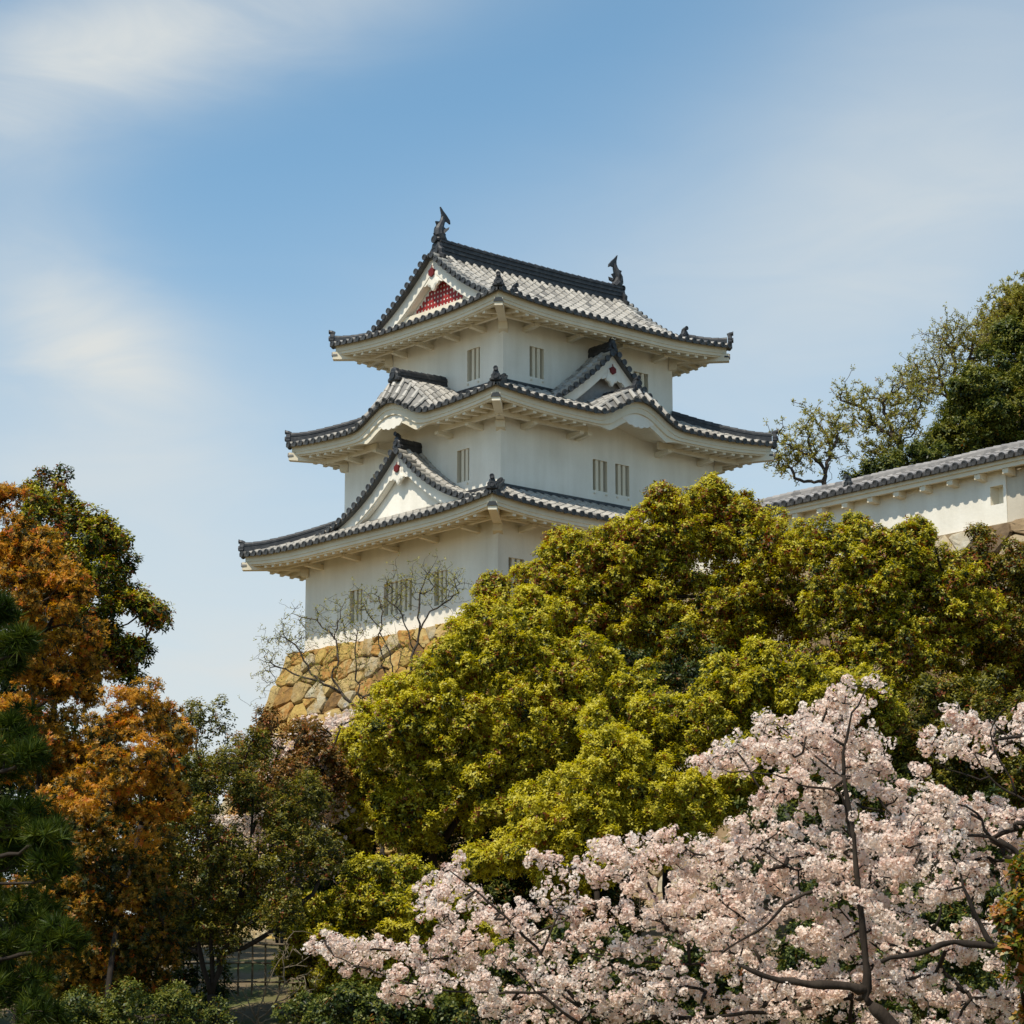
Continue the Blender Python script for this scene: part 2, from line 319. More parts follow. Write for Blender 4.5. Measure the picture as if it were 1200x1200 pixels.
# ------------------------------------------------------------------ masonry
def masonry(mb, gaps, fn, nf, u0, u1, h0, h1, rng, wmin, wmax, rmin, rmax, raise_=0.11, gap=0.018):
    """irregular fitted stones: cells around jittered seeds on a surface fn(u,h) with outward normal nf(u,h)"""
    rh = (rmin+rmax)/2; rw = (wmin+wmax)/2; ar = rw/rh; seeds = []
    nr = max(1, round((h1-h0)/rh)); rh2 = (h1-h0)/nr
    for r in range(nr):
        n = max(2, round((u1-u0)/rw*rng.uniform(.85, 1.15))); st = (u1-u0)/n; of = rng.uniform(-.3, .3)
        for i in range(n):
            u = u0+st*(i+.5+of+rng.uniform(-.33, .33)); h = h0+rh2*(r+.5+rng.uniform(-.33, .33))
            if u0 < u < u1 and rng.random() > .06: seeds.append((u, h))
            if rng.random() < .22: seeds.append((u+st*.5, h0+rh2*(r+rng.uniform(.8, 1.2))))
    A = np.array(seeds)*[1/ar, 1]
    for k, (su, sh) in enumerate(seeds):
        d = np.hypot(*(A-A[k]).T); nb = np.argsort(d)[1:15]
        poly = [(u0/ar, h0), (u1/ar, h0), (u1/ar, h1), (u0/ar, h1)]; c = A[k]
        for q in nb:
            m = (A[q]+c)/2; n = A[q]-c; out = []
            for a, b in zip(poly, poly[1:]+poly[:1]):
                da = (a[0]-m[0])*n[0]+(a[1]-m[1])*n[1]; db = (b[0]-m[0])*n[0]+(b[1]-m[1])*n[1]
                if da <= 0: out.append(a)
                if da*db < 0: t = da/(da-db); out.append((a[0]+(b[0]-a[0])*t, a[1]+(b[1]-a[1])*t))
            poly = out
            if len(poly) < 3: break
        if len(poly) < 3: continue
        P = [(x*ar, y) for x, y in poly]; cu = sum(x for x, _ in P)/len(P); ch = sum(y for _, y in P)/len(P)
        # cut the corners a little and roughen the outline
        ring0 = []
        for i in range(len(P)):
            a, b = P[i], P[(i+1) % len(P)]
            L_ = sqrt((a[0]-b[0])**2+(a[1]-b[1])**2)
            if L_ < .05: ring0.append(((a[0]+b[0])/2, (a[1]+b[1])/2)); continue
            for t in ((.12, .5, .88) if L_ > .35 else (.2, .8)): ring0.append((a[0]+(b[0]-a[0])*t+rng.uniform(-.012, .012), a[1]+(b[1]-a[1])*t+rng.uniform(-.012, .012)))
        n = len(ring0)
        if n < 4: continue
        size = max(.12, sum(sqrt((x-cu)**2+(y-ch)**2) for x, y in ring0)/n); tn = rng.random()
        tu = rng.uniform(-.16, .16); th = rng.uniform(-.16, .10); rs = raise_*rng.uniform(.4, 1.5)
        rings = []
        for dist, dep in ((gap, -.14), (gap, rs*.35), (gap+.035, rs*.85), (gap+size*.38, rs*1.0)):
            ring = []
            for u, h in ring0:
                du, dh = u-cu, h-ch; l = max(.02, sqrt(du*du+dh*dh)); f = max(.1, 1-dist/l)
                uu = cu+du*f; hh = ch+dh*f; p = fn(uu, hh); nn = nf(uu, hh)
                e = dep + (du*f*tu+dh*f*th + rng.uniform(-.018, .018) if dep > 0 else 0)
                ring.append((p[0]+nn[0]*e, p[1]+nn[1]*e, p[2]+nn[2]*e))
            rings.append(ring)
        pts = sum(rings, []); fs = []
        for a in range(3):
            for q in range(n): fs.append((a*n+q, a*n+(q+1) % n, (a+1)*n+(q+1) % n, (a+1)*n+q))
        p = fn(cu, ch); nn = nf(cu, ch); e = rs*1.0+rng.uniform(-.02, .03); pts.append((p[0]+nn[0]*e, p[1]+nn[1]*e, p[2]+nn[2]*e))
        fs += [(3*n+q, 3*n+(q+1) % n, 4*n) for q in range(n)]
        mb.add(pts, fs, tn)
    nu_, nh_ = max(2, int((u1-u0)/1.5)), 8
    for i in range(nu_):
        for j in range(nh_):
            q = []
            for (a, b) in ((i, j), (i+1, j), (i+1, j+1), (i, j+1)):
                u = u0+(u1-u0)*a/nu_; h = h0+(h1-h0)*b/nh_; p = fn(u, h); nn = nf(u, h)
                q.append((p[0]-nn[0]*.09, p[1]-nn[1]*.09, p[2]-nn[2]*.09))
            gaps.quad(*q)
HA = [4.913, 4.007, 2.936]; HB = [5.681, 4.797, 3.776]; OV = [1.564, 1.398, 1.426]
base_e = empty('stone_base', to_world(0, 0, 5.0), 'battered base of ochre stones beneath the white castle tower', 'stone base', None, -YAW)
def batter(z): d = ZB-z; return 0.36 + 0.27*d + 0.006*d*d
rng = random.Random(3)
off = (0, 0, 5.0)
mb = MB(off); gp = MB(off)
ztop = ZB-0.02
def mk_side(k):
    def fn(t, z):            # t in [-1,1] along the side
        e = batter(z); ax = HA[0]+e; by = HB[0]+e
        return [(t*ax, -by, z), (ax, t*by, z), (-t*ax, by, z), (-ax, -t*by, z)][k]
    return fn
for k in range(4):
    f = mk_side(k); half_l = (HA[0] if k in (0, 2) else HB[0]) + 1.6
    nrm = [(0, -1, .28), (1, 0, .28), (0, 1, .28), (-1, 0, .28)][k]
    if k in (0, 1, 3):
        masonry(mb, gp, lambda u, h, f=f, hl=half_l: f(u/hl, h), lambda u, h, n=nrm: n, -half_l, half_l, 4.2 if k < 2 else 5, ztop, rng, .6, 1.05, .45, .75)
mb.build('stone_facing', M_stone, base_e); gp.build('core', M_gap, base_e)
cap = MB(off); cap.box(-HA[0]-.3, HA[0]+.3, -HB[0]-.3, HB[0]+.3, ZB-.5, ZB-.03); cap.build('base_top', M_stone, base_e)
# ------------------------------------------------------------------ castle tower
tower = empty('castle_tower', to_world(0, 0, ZB), 'white three storey Japanese castle tower with grey tiled roofs on a stone base', 'castle tower', None, -YAW)
TO = (0, 0, ZB)
def T(): return MB(TO)
def side_map(k, ae, be):
    if k == 0: return (lambda s, v, z: (s, -be+v, z)), ae, be
    if k == 1: return (lambda s, v, z: (ae-v, s, z)), be, ae
    if k == 2: return (lambda s, v, z: (-s, be-v, z)), ae, be
    return (lambda s, v, z: (-ae+v, -s, z)), be, ae
def vec(M, ds=0, dv=0): a = Vector(M(0, 0, 0)); b = Vector(M(ds, dv, 0)); return (b-a).normalized()
R_ = random.Random(11)
def tone(): return min(1, max(0, R_.gauss(.52, .11)))
def row(mb, path, side, r=.082, seg=.30, lift=.0, disc=True):
    """one line of round tiles laid up a path (eave end first)"""
    P = [Vector(p) for p in path]; Ls = [0]
    for a, b in zip(P, P[1:]): Ls.append(Ls[-1]+(b-a).length)
    tot = Ls[-1]
    if tot < .08: return
    n = max(1, round(tot/seg))
    def pt(d):
        for i in range(len(P)-1):
            if d <= Ls[i+1] or i == len(P)-2:
                t = (d-Ls[i])/max(1e-6, Ls[i+1]-Ls[i]); return P[i].lerp(P[i+1], t)
    prev = pt(0)
    for j in range(n):
        nx = pt(tot*(j+1)/n)
        mb.half(prev + Vector((0, 0, lift+R_.uniform(-.004, .004))), nx + Vector((0, 0, lift)), side, r*1.12, r*.90, tone())
        prev = nx
    if disc:
        d = (P[0]-P[1]).normalized()
        mb.disc(P[0]+Vector((0, 0, lift)), Vector((d.x, d.y, d.z*.3)), r*1.22, .06)  # end cap darker than its row, shade painted into the tile tone
def sweep(mb, prof_fn, ss, closed=False, tone_=.5):
    """prof_fn(s) -> list of points; quads between neighbours"""
    prev = None
    for s in ss:
        c = prof_fn(s)
        if prev:
            m = len(c)
            for i in range(m if closed else m-1):
                mb.quad(prev[i], c[i], c[(i+1) % m], prev[(i+1) % m], tone_)
        prev = c
def lin(a, b, n): return [a+(b-a)*i/(n-1) for i in range(n)]
def oni(mb, c, d, w=.34, h=.40, knob=True, tn=.35):
    """ridge-end tile: shouldered plate with a rolled boss and a knob, facing direction d"""
    c = Vector(c); d = Vector((d[0], d[1], 0)).normalized(); sd = Vector((-d.y, d.x, 0)); up = Vector((0, 0, 1))
    out = [(-.5, 0), (-.56, .16), (-.40, .30), (-.42, .52), (-.27, .70), (-.24, .88), (0, 1.0), (.24, .88), (.27, .70), (.42, .52), (.40, .30), (.56, .16), (.5, 0)]
    n = len(out)
    def ring(sc, dd): return [c + sd*(x*w*sc) + up*((y-.45)*h*sc+.45*h) + d*dd for x, y in out]
    pts = ring(1, -.09) + ring(1, .02) + ring(.8, .055)
    fs = [(i, (i+1) % n, n+(i+1) % n, n+i) for i in range(n)] + [(n+i, n+(i+1) % n, 2*n+(i+1) % n, 2*n+i) for i in range(n)]
    fs += [tuple(range(2*n, 3*n)), tuple(range(n-1, -1, -1))]
    mb.add(pts, fs, tn)
    mb.disc(c+up*(h*.42)+d*.04, d, w*.24, tn, 10, .06)
    if knob:
        mb.tube([c+up*(h*.93)-d*.1, c+up*(h*1.05), c+up*(h*1.12)+d*.08], [.07, .075, .06], 8, tn)
        mb.disc(c+up*(h*1.12)+d*.07, d, .075, tn, 10, .03)
def ridge_bar(mb, path, w=.22, h=.22, layers=3, top_r=.075, tn=.4):
    """stacked flat tiles with a round tile on top, swept along a path"""
    P = [Vector(p) for p in path]
    for l in range(layers):
        ww = w*(1.0 if l % 2 == 0 else .86)/2; z0 = h*l/layers - (.05 if l == 0 else 0); z1 = h*(l+1)/layers-.006
        rings = []
        for i, p in enumerate(P):
            d = P[min(i+1, len(P)-1)]-P[max(0, i-1)]; d.z = 0; d.normalize(); sd = Vector((-d.y, d.x, 0))
            rings.append([p+sd*ww+Vector((0, 0, z0)), p+sd*ww+Vector((0, 0, z1)), p-sd*ww+Vector((0, 0, z1)), p-sd*ww+Vector((0, 0, z0))])
        for a, b in zip(rings, rings[1:]):
            for i in range(4): mb.quad(a[i], b[i], b[(i+1) % 4], a[(i+1) % 4], tn+R_.uniform(-.1, .1))
        for e, r0 in ((0, rings[0]), (1, rings[-1])):
            mb.add(r0, ((0, 1, 2, 3),), tn)
    if top_r > 0:
        d0 = (P[-1]-P[0]); d0.z = 0; d0.normalize()
        row(mb, [p+Vector((0, 0, h-.005)) for p in P], Vector((-d0.y, d0.x, 0)), top_r, .28, 0, False)
# ---- walls with true window openings
def wall_tier(i, z0, z1, wins):
    a, b = HA[i], HB[i]; m = T(); obs = []
    for k in range(4):
        M, ext, _ = side_map(k, a, b)
        ws = wins.get(k, [])
        us = sorted(set([-ext, ext] + [w[0] for w in ws] + [w[1] for w in ws])); zs = sorted(set([z0, z1] + [w[2] for w in ws] + [w[3] for w in ws]))
        for u0, u1 in zip(us, us[1:]):
            for q0, q1 in zip(zs, zs[1:]):
                cu, cz = (u0+u1)/2, (q0+q1)/2
                if any(w[0] < cu < w[1] and w[2] < cz < w[3] for w in ws): continue
                m.quad(M(u0, 0, q0), M(u1, 0, q0), M(u1, 0, q1), M(u0, 0, q1))
        for w in ws: obs.append((M, w))
    wo_ = m.build('wall', M_plaster, tower)
    for M, (u0, u1, q0, q1, nb) in obs:
        dp = .34; m = T()
        m.quad(M(u0, 0, q0), M(u0, dp, q0), M(u0, dp, q1), M(u0, 0, q1)); m.quad(M(u1, dp, q0), M(u1, 0, q0), M(u1, 0, q1), M(u1, dp, q1))
        m.quad(M(u0, 0, q0), M(u1, 0, q0), M(u1, dp, q0), M(u0, dp, q0)); m.quad(M(u0, dp, q1), M(u1, dp, q1), M(u1, 0, q1), M(u0, 0, q1))
        m.quad(M(u0, dp, q0), M(u1, dp, q0), M(u1, dp, q1), M(u0, dp, q1))
        # small drain spouts beneath the sill
        for u in (u0+.06, u1-.06):
            m.box(*sorted((M(u-.025, 0, 0)[0], M(u+.025, -.05, 0)[0])), *sorted((M(u-.025, 0, 0)[1], M(u+.025, -.05, 0)[1])), q0-.12, q0-.07)
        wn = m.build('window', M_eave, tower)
        sh = T(); sh.quad(M(u0, dp-.01, q0), M(u1, dp-.01, q0), M(u1, dp-.01, q1), M(u0, dp-.01, q1)); sh.build('dark_backing', M_backing, wn)  # dark sheet added over the plaster back so the slits look deep
        for j in range(nb):
            c = u0+(u1-u0)*(j+1)/(nb+1) if nb != 2 else u0+(u1-u0)*(.36 if j == 0 else .70)
            hw = .062; bm = T()
            pa = [M(c-hw, .05, 0), M(c+hw, .05, 0), M(c+hw, .17, 0), M(c-hw, .17, 0)]
            bm.hexa([(x, y, q0) for x, y, _ in pa] + [(x, y, q1) for x, y, _ in pa]); bm.build('window_bar', M_eave, wn)
    return wo_
W1 = {0: [(-2.48, -1.82, 15.70, 16.77, 2), (-.70, .74, 15.72, 16.76, 5), (1.86, 2.48, 15.70, 16.77, 2)],
      1: [(-5.25, -4.62, 15.7, 16.86, 2), (-2.2, -1.6, 15.7, 16.86, 2)], 3: [(-2.3, -1.6, 15.7, 16.8, 2), (1.6, 2.3, 15.7, 16.8, 2)]}
W2 = {0: [(-2.48, -1.88, 19.75, 20.80, 2), (1.88, 2.48, 19.75, 20.80, 2)],
      1: [(-.90, -.27, 19.75, 20.77, 2), (.09, .71, 19.75, 20.77, 2)], 3: [(-.3, .3, 19.75, 20.77, 2)]}
W3 = {0: [(1.14, 1.78, 23.40, 24.46, 2)], 1: [(-2.65, -2.04, 23.42, 24.44, 2), (1.97, 2.64, 23.42, 24.42, 2)], 3: [(-1.5, -.9, 23.42, 24.42, 2)]}
wall_tier(0, 14.99, 18.32, W1); wall_tier(1, 19.0, 22.05, W2); wall_tier(2, 22.7, 25.55, W3)
# ---- roofs
ZM = [18.19, 21.92, 25.38]; UP = .20; DD = [2.47, 2.47, 4.362]; RISE = [1.08, 1.10, None]
def gcorner(c): return max(0., 1-c/3.4)**2
def prof3(v): return .26*v + .0745*v*v
def skirt_z(i, ext, s, v):
    c = max(0, ext-abs(s))
    if i < 2:
        t = v/DD[i]; return ZM[i] + UP*gcorner(c)*max(0, 1-t) + RISE[i]*(.86*t+.14*t*t)
    return ZM[2] + UP*gcorner(c)*max(0, 1-v/2.2) + prof3(max(0, v)) + min(0, v)*.2
# curved gables on the second roof: hump of the eave (front) and of the little roof behind it
KW = {0: 1.98, 1: 1.92}; KF = {0: .66, 1: .70}; KR = {0: 1.46, 1: 1.06}; KS = {0: .42, 1: .22}
def hump(s, w): return cos(pi*s/(2*w))**2 if abs(s) < w else 0.
def kara_z(k, ext, s, v):
    w = KW[k]; f = KF[k]*hump(s, w); x = min(1, abs(s)/(w*1.04)); r = KR[k]*(max(0., 1-x**1.5)**1.15)
    t = min(1, max(0, v)/KS[k]); return ZM[1] + f*(1-t) + max(r, f)*t
def eave_z(i, k, ext, s):
    z = ZM[i] + UP*gcorner(ext-abs(s))
    if i == 1 and k in KW: z += KF[k]*hump(s, KW[k])
    return z
def build_roof(i):
    ae, be = HA[i]+OV[i], HB[i]+OV[i]; o = OV[i]
    tiles = T(); sp = .335
    for k in range(4):
        M, ext, dep = side_map(k, ae, be); sd = vec(M, 1)
        kara = (i == 1 and k in KW)
        def zf(s, v): return skirt_z(i, ext, s, v)
        n = int(2*ext/sp); n -= 0 if n % 2 else 1; stp = 2*ext/n
        for j in range(n):
            s = -ext + stp*(j+.5); c = ext-abs(s)
            if i < 2: vmax = min(DD[i], c)
            elif k in (1, 3): vmax = DD[2]-.05 if abs(s) < 3.86 else c
            else: vmax = min(1.25, c)
            v0 = -.05
            if kara and abs(s) < KW[k]+.05:
                # skirt re-appears behind the hump
                vs = [v for v in lin(0, vmax, 40) if zf(s, v) > kara_z(k, ext, s, v)+.015]
                if vs and KS[k] < vs[0]: v0 = vs[0]
                elif vs and abs(s) > KW[k]*.97: v0 = -.05
                elif vs: v0 = max(KS[k]*.9, vs[0])
                else: v0 = None
            if v0 is not None and vmax-v0 > .1:
                m_ = 2+int((vmax-v0)/.3); row(tiles, [M(s, v, zf(s, v)) for v in lin(v0, vmax, m_)], sd, disc=(v0 < 0))
            # flat pan tiles between the round ones, toned dark to paint in gap shade
            sa, sb = s-stp/2, s+stp/2
            ca = min(vmax if abs(s) < 3.86 or i < 2 else 99, max(0, ext-abs(sa))) if not (i == 2 and k in (1, 3) and abs(s) < 3.86) else vmax
            cb = min(vmax if abs(s) < 3.86 or i < 2 else 99, max(0, ext-abs(sb))) if not (i == 2 and k in (1, 3) and abs(s) < 3.86) else vmax
            if i == 2 and k in (0, 2): ca = min(1.25, max(0, ext-abs(sa))); cb = min(1.25, max(0, ext-abs(sb)))
            if i == 2 and k in (1, 3) and abs(s) >= 3.86: ca = max(0, ext-abs(sa)); cb = max(0, ext-abs(sb))
            st = 0. if v0 is None or v0 < 0 else v0
            if v0 is not None:
                q = 9
                for a in range(q):
                    va0, va1 = [st+(max(ca, st)-st)*x/q for x in (a, a+1)]; vb0, vb1 = [st+(max(cb, st)-st)*x/q for x in (a, a+1)]
                    lp = .012
                    tiles.quad(M(sa, va0, zf(sa, va0)+lp), M(sb, vb0, zf(sb, vb0)+lp), M(sb, vb1, zf(sb, vb1)-.004), M(sa, va1, zf(sa, va1)-.004), .12+tone()*.25)
                if v0 < 0:
                    tiles.quad(M(sa, -.045, zf(sa, 0)-.085), M(sb, -.045, zf(sb, 0)-.085), M(sb, -.04, zf(sb, 0)+.012), M(sa, -.04, zf(sa, 0)+.012), .1); tiles.quad(M(sa, -.04, zf(sa, 0)+.012), M(sb, -.04, zf(sb, 0)+.012), M(sb, 0, zf(sb, 0)+.012), M(sa, 0, zf(sa, 0)+.012), .15); tiles.quad(M(sa, -.045, zf(sa, 0)-.085), M(sb, -.045, zf(sb, 0)-.085), M(sb, .14, zf(sb, 0)-.04), M(sa, .14, zf(sa, 0)-.04), .1)
        if kara:
            w = KW[k]; front = KS[k]
            # surface of the curved roof, clipped where it dives under the skirt
            S_ = lin(-w, w, 41); V_ = lin(-.03, DD[1], 26)
            for a in range(40):
                for b in range(25):
                    pts = [(S_[a], V_[b]), (S_[a+1], V_[b]), (S_[a+1], V_[b+1]), (S_[a], V_[b+1])]
                    if all(kara_z(k, ext, s, v) < skirt_z(1, ext, s, v)-.05 for s, v in pts) and V_[b] > front: continue
                    tiles.quad(*[M(s, v, kara_z(k, ext, s, v)-.01) for s, v in pts], .3)
            nf_ = 2*int(w/sp)+1
            for j in range(nf_):      # short fringe rows over the curved front edge
                s = -w + 2*w*(j+.5)/nf_
                row(tiles, [M(s, v, kara_z(k, ext, s, v)) for v in lin(-.06, front, 4)], sd)
                sa, sb = s-w/nf_, s+w/nf_; ka, kb = kara_z(k, ext, sa, 0), kara_z(k, ext, sb, 0)
                tiles.hexa([M(sa, -.045, ka-.09), M(sb, -.045, kb-.09), M(sb, .14, kb-.05), M(sa, .14, ka-.05), M(sa, -.045, ka+.01), M(sb, -.045, kb+.01), M(sb, .14, kb), M(sa, .14, ka)], .1)
            v = front+.05
            while v < DD[1]-.1:       # long rows running down from the little ridge
                for sg in (1, -1):
                    pa = []
                    for s in lin(.1, w, 26):
                        if kara_z(k, ext, s, v) < skirt_z(1, ext, s, v)-.0: break
                        pa.append(M(sg*s, v, kara_z(k, ext, s, v)))
                    if len(pa) > 2: row(tiles, pa[::-1], vec(M, 0, 1), disc=False)
                v += .30
    if i == 2:   # ridge closing strip
        tiles.box(-.16, .16, -4.35, 4.35, 27.70, 27.94, .3)
    roof = tiles.build('tiled_roof', M_tile, tower)
    # courses of flat tiles where a skirt roof meets the wall above
    if i < 2:
        a2, b2 = HA[i+1], HB[i+1]; fl = T()
        for k in range(4):
            M, ext, _ = side_map(k, a2, b2); M0, e0, _ = side_map(k, ae, be)
            ss = lin(-ext, ext, 33)
            for s0, s1 in zip(ss, ss[1:]):
                z = max(skirt_z(i, e0, (s0+s1)/2, DD[i]), 0)
                q = [M(s0, -.11, 0), M(s1, -.11, 0), M(s1, .03, 0), M(s0, .03, 0)]
                fl.hexa([(x, y, z+.015) for x, y, _ in q] + [(x, y, z+.115) for x, y, _ in q], tone())
        fl.build('flashing_tiles', M_ridge, roof)
    # hip ridges
    for k in range(4):
        M, ext, dep = side_map(k, ae, be)
        vt = DD[i] if i < 2 else 1.05
        hip = T(); path = []
        for v in lin(.10, vt, 12):
            z = skirt_z(i, ext, ext-v, v) + .05 + .07*max(0, 1-v/.7)**2
            path.append(M(ext-v, v, z))
        hh = .21 if i < 2 else .12
        ridge_bar(hip, path, .22, hh, 3 if i < 2 else 2)
        p0 = Vector(M(ext-.02, .02, 0)); p1 = Vector(M(ext-1, 1, 0)); d = (p0-p1)
        z0 = skirt_z(i, ext, ext, 0)
        oni(hip, (p0.x, p0.y, z0+.05), d, .36, .34, True)
        hip.build('hip_ridge', M_ridge, roof)
    # ---- white plastered eaves
    ev = T()
    zw = [18.16, 21.72, 25.33][i]
    br_list = []
    for k in range(4):
        M, ext, dep = side_map(k, ae, be); kara = (i == 1 and k in KW)
        def prof(u):
            z = eave_z(i, k, ext, u*ext); h = hump(u*ext, KW[k]) if kara else 0
            mo = .16*min(1, h*4) if kara else 0
            def p(v, zz): return M(u*(ext-v), v, zz)
            return [p(.12, z-.02), p(.12, z-.26), p(.15, z-.265), p(.15, z-.36-mo*.5), p(.21, z-.37-mo*.5), p(.21, z-.41-mo*1.6), p(.32, z-.41-mo*1.6), p(.32, z-.35), p(o, zw + (.0 if not kara else .25*h))]
        sweep(ev, prof, lin(-1, 1, 97))
        # rafter ends
        nr = int(2*(ext-o*.7)/.41)
        for j in range(nr+1):
            s = -(ext-o*.7)+2*(ext-o*.7)*j/nr
            if kara and abs(s) < KW[k]+.05: continue
            ze = eave_z(i, k, ext, s); lim = min(o, ext-abs(s)); zi = ze-.40+(zw-.06-ze+.40)*((lim-.16)/(o-.16))
            q = [M(s-.065, .25, 0), M(s+.065, .25, 0), M(s+.065, lim, 0), M(s-.065, lim, 0)]
            zz0 = [ze-.48, ze-.48, zi-.08, zi-.08]; zz1 = [ze-.34, ze-.34, zi+.06, zi+.06]
            ev.hexa([(a[0], a[1], z) for a, z in zip(q, zz0)] + [(a[0], a[1], z) for a, z in zip(q, zz1)])
        # purlin under the rafters + wall brackets
        vp = o*.66
        rng_ = [(-(ext-vp), ext-vp)]
        if kara: rng_ = [(-(ext-vp), -KW[k]*.82), (KW[k]*.82, ext-vp)]
        for s0, s1 in rng_:
            zb = zw-.31
            q = [M(s0, vp-.05, 0), M(s1, vp-.05, 0), M(s1, vp+.06, 0), M(s0, vp+.06, 0)]
            ev.hexa([(a[0], a[1], zb) for a in q] + [(a[0], a[1], zb+.22) for a in q])
        span = ext-o-.9; nb = 5 if ext > 6 else 4
        for j in range(nb):
            s = -span+2*span*j/(nb-1)
            if kara and abs(s) < 1.15: s = 1.6*(1 if s > 0 else -1)
            br_list.append((M, s, vp))
    eo = ev.build('eave', M_eave, tower)
    for M, s, vp in br_list:
        b = T(); zb = zw-.31
        pa = [M(s-.085, vp-.16, 0), M(s+.085, vp-.16, 0), M(s+.085, o+.02, 0), M(s-.085, o+.02, 0)]
        lo = [zb-.10, zb-.10, zb-.17, zb-.17]
        b.hexa([(a[0], a[1], z) for a, z in zip(pa, lo)] + [(a[0], a[1], zb-.002) for a in pa]); b.build('bracket', M_eave, eo)
    for k in range(4):   # hip beams with capped ends, over a corner block
        M, ext, dep = side_map(k, ae, be); ztip = eave_z(i, k, ext, ext)
        tip = Vector(M(ext-.06, .06, 0)); inn = Vector(M(ext-o, o, 0)); d = (tip-inn).normalized(); sd = Vector((-d.y, d.x, 0))*.13
        hb = T()
        def ring(p, z0, z1, w=1): return [p+sd*w+Vector((0, 0, z0)), p-sd*w+Vector((0, 0, z0)), p-sd*w+Vector((0, 0, z1)), p+sd*w+Vector((0, 0, z1))]
        r0 = ring(inn-d*.1, zw-.34, zw-.02); r1 = ring(tip, ztip-.56, ztip-.30)
        hb.add(r0+r1, ((0, 1, 5, 4), (1, 2, 6, 5), (2, 3, 7, 6), (3, 0, 4, 7), (4, 5, 6, 7)))
        # corner block
        blk = inn+d*.10
        for w_, z0, z1, ex in ((1.15, zw-.62, zw-.33, .16),):
            q0 = ring(inn-d*.12, z0+.0, z1, w_); q1 = ring(inn+d*ex, z0+.06, z1, w_)
            hb.add(q0+q1, ((0, 1, 5, 4), (1, 2, 6, 5), (2, 3, 7, 6), (3, 0, 4, 7), (4, 5, 6, 7)))
        ho = hb.build('hip_beam', M_eave, eo)
    for k in range(4):
        M, ext, dep = side_map(k, ae, be); ztip = eave_z(i, k, ext, ext)
        tip = Vector(M(ext-.06, .06, 0)); inn = Vector(M(ext-o, o, 0)); d = (tip-inn).normalized(); sd = Vector((-d.y, d.x, 0))*.15
        cp = T(); a = tip-d*.16; b = tip+d*.035
        pts = [a+sd+Vector((0, 0, ztip-.43)), a-sd+Vector((0, 0, ztip-.43)), b-sd*1.05+Vector((0, 0, ztip-.44)), b+sd*1.05+Vector((0, 0, ztip-.44)),
               a+sd*.7+Vector((0, 0, ztip-.31)), a-sd*.7+Vector((0, 0, ztip-.31)), b-sd*.7+Vector((0, 0, ztip-.31)), b+sd*.7+Vector((0, 0, ztip-.31))]
        cp.hexa(pts); cp.build('beam_cap', M_metal, eo)
    return roof
roofs = [build_roof(i) for i in range(3)]
# ---- gables
def bargeboard(m, M, zp, smax, v0, v1, top, depth, n=25, pw=.0):
    for sg in (1, -1):
        prev = None
        for s in lin(0, smax, n):
            sl = (zp(s+.01)-zp(max(0, s-.01)))/(.02 if s > .01 else .01); c = sqrt(1+sl*sl)
            zt = zp(s)-top; zb = zt-depth*c*(1+pw*s/smax)
            cur = [M(sg*s, v0, zt), M(sg*s, v0, zb), M(sg*s, v1, zb), M(sg*s, v1, zt)]
            if prev:
                for i in range(4): m.quad(prev[i], cur[i], cur[(i+1) % 4], prev[(i+1) % 4])
            prev = cur
def pendant(parent, M, z, v, sc=1.0, boss=True):
    """carved white gable pendant with lobes, and its dark red boss"""
    m = T(); out = []
    for i in range(28):
        a = 2*pi*i/28; r = (.22+.035*cos(5*a))*sc; x = r*sin(a); y = -cos(a)*r*1.25-.16*sc
        out.append((x, y))
    n = 28
    f0 = [M(x, v-.07, z+y) for x, y in out]; f1 = [M(x, v+.02, z+y) for x, y in out]; f2 = [M(x*.7, v-.10, z+y*.8-.03) for x, y in out]
    m.add(f1+f0+f2, [(i, (i+1) % n, n+(i+1) % n, n+i) for i in range(n)] + [(n+i, n+(i+1) % n, 2*n+(i+1) % n, 2*n+i) for i in range(n)] + [tuple(range(2*n, 3*n))])
    for sg in (1, -1):    # fins
        fin = [(.16, .02), (.34, -.10), (.47, -.26), (.36, -.27), (.27, -.22), (.18, -.28)]
        q0 = [M(sg*x*sc, v-.05, z+y*sc) for x, y in fin]; q1 = [M(sg*x*sc, v+.02, z+y*sc) for x, y in fin]; k = len(fin)
        m.add(q0+q1, [tuple(range(k)), tuple(range(2*k-1, k-1, -1))] + [(i, (i+1) % k, k+(i+1) % k, k+i) for i in range(k)])
    po = m.build('gable_pendant', M_plaster, parent)
    if boss:
        b = T(); pts = []
        for i in range(12):
            a = 2*pi*i/12; r = (.135 if i % 2 == 0 else .115)*sc; pts.append((r*sin(a), r*cos(a)))
        zc = z+.06*sc
        f0 = [M(x, v-.16, zc+y) for x, y in pts]; f1 = [M(x, v-.06, zc+y) for x, y in pts]
        b.add(f0+f1, [tuple(range(12))] + [(i, (i+1) % 12, 12+(i+1) % 12, 12+i) for i in range(12)]); 
        b.add([M(-.03*sc, v-.13, zc+.1*sc), M(.03*sc, v-.13, zc+.1*sc), M(.02*sc, v-.11, zc+.22*sc), M(-.02*sc, v-.11, zc+.22*sc)], ((0, 1, 2, 3),))
        b.build('pendant_boss', M_boss, parent)
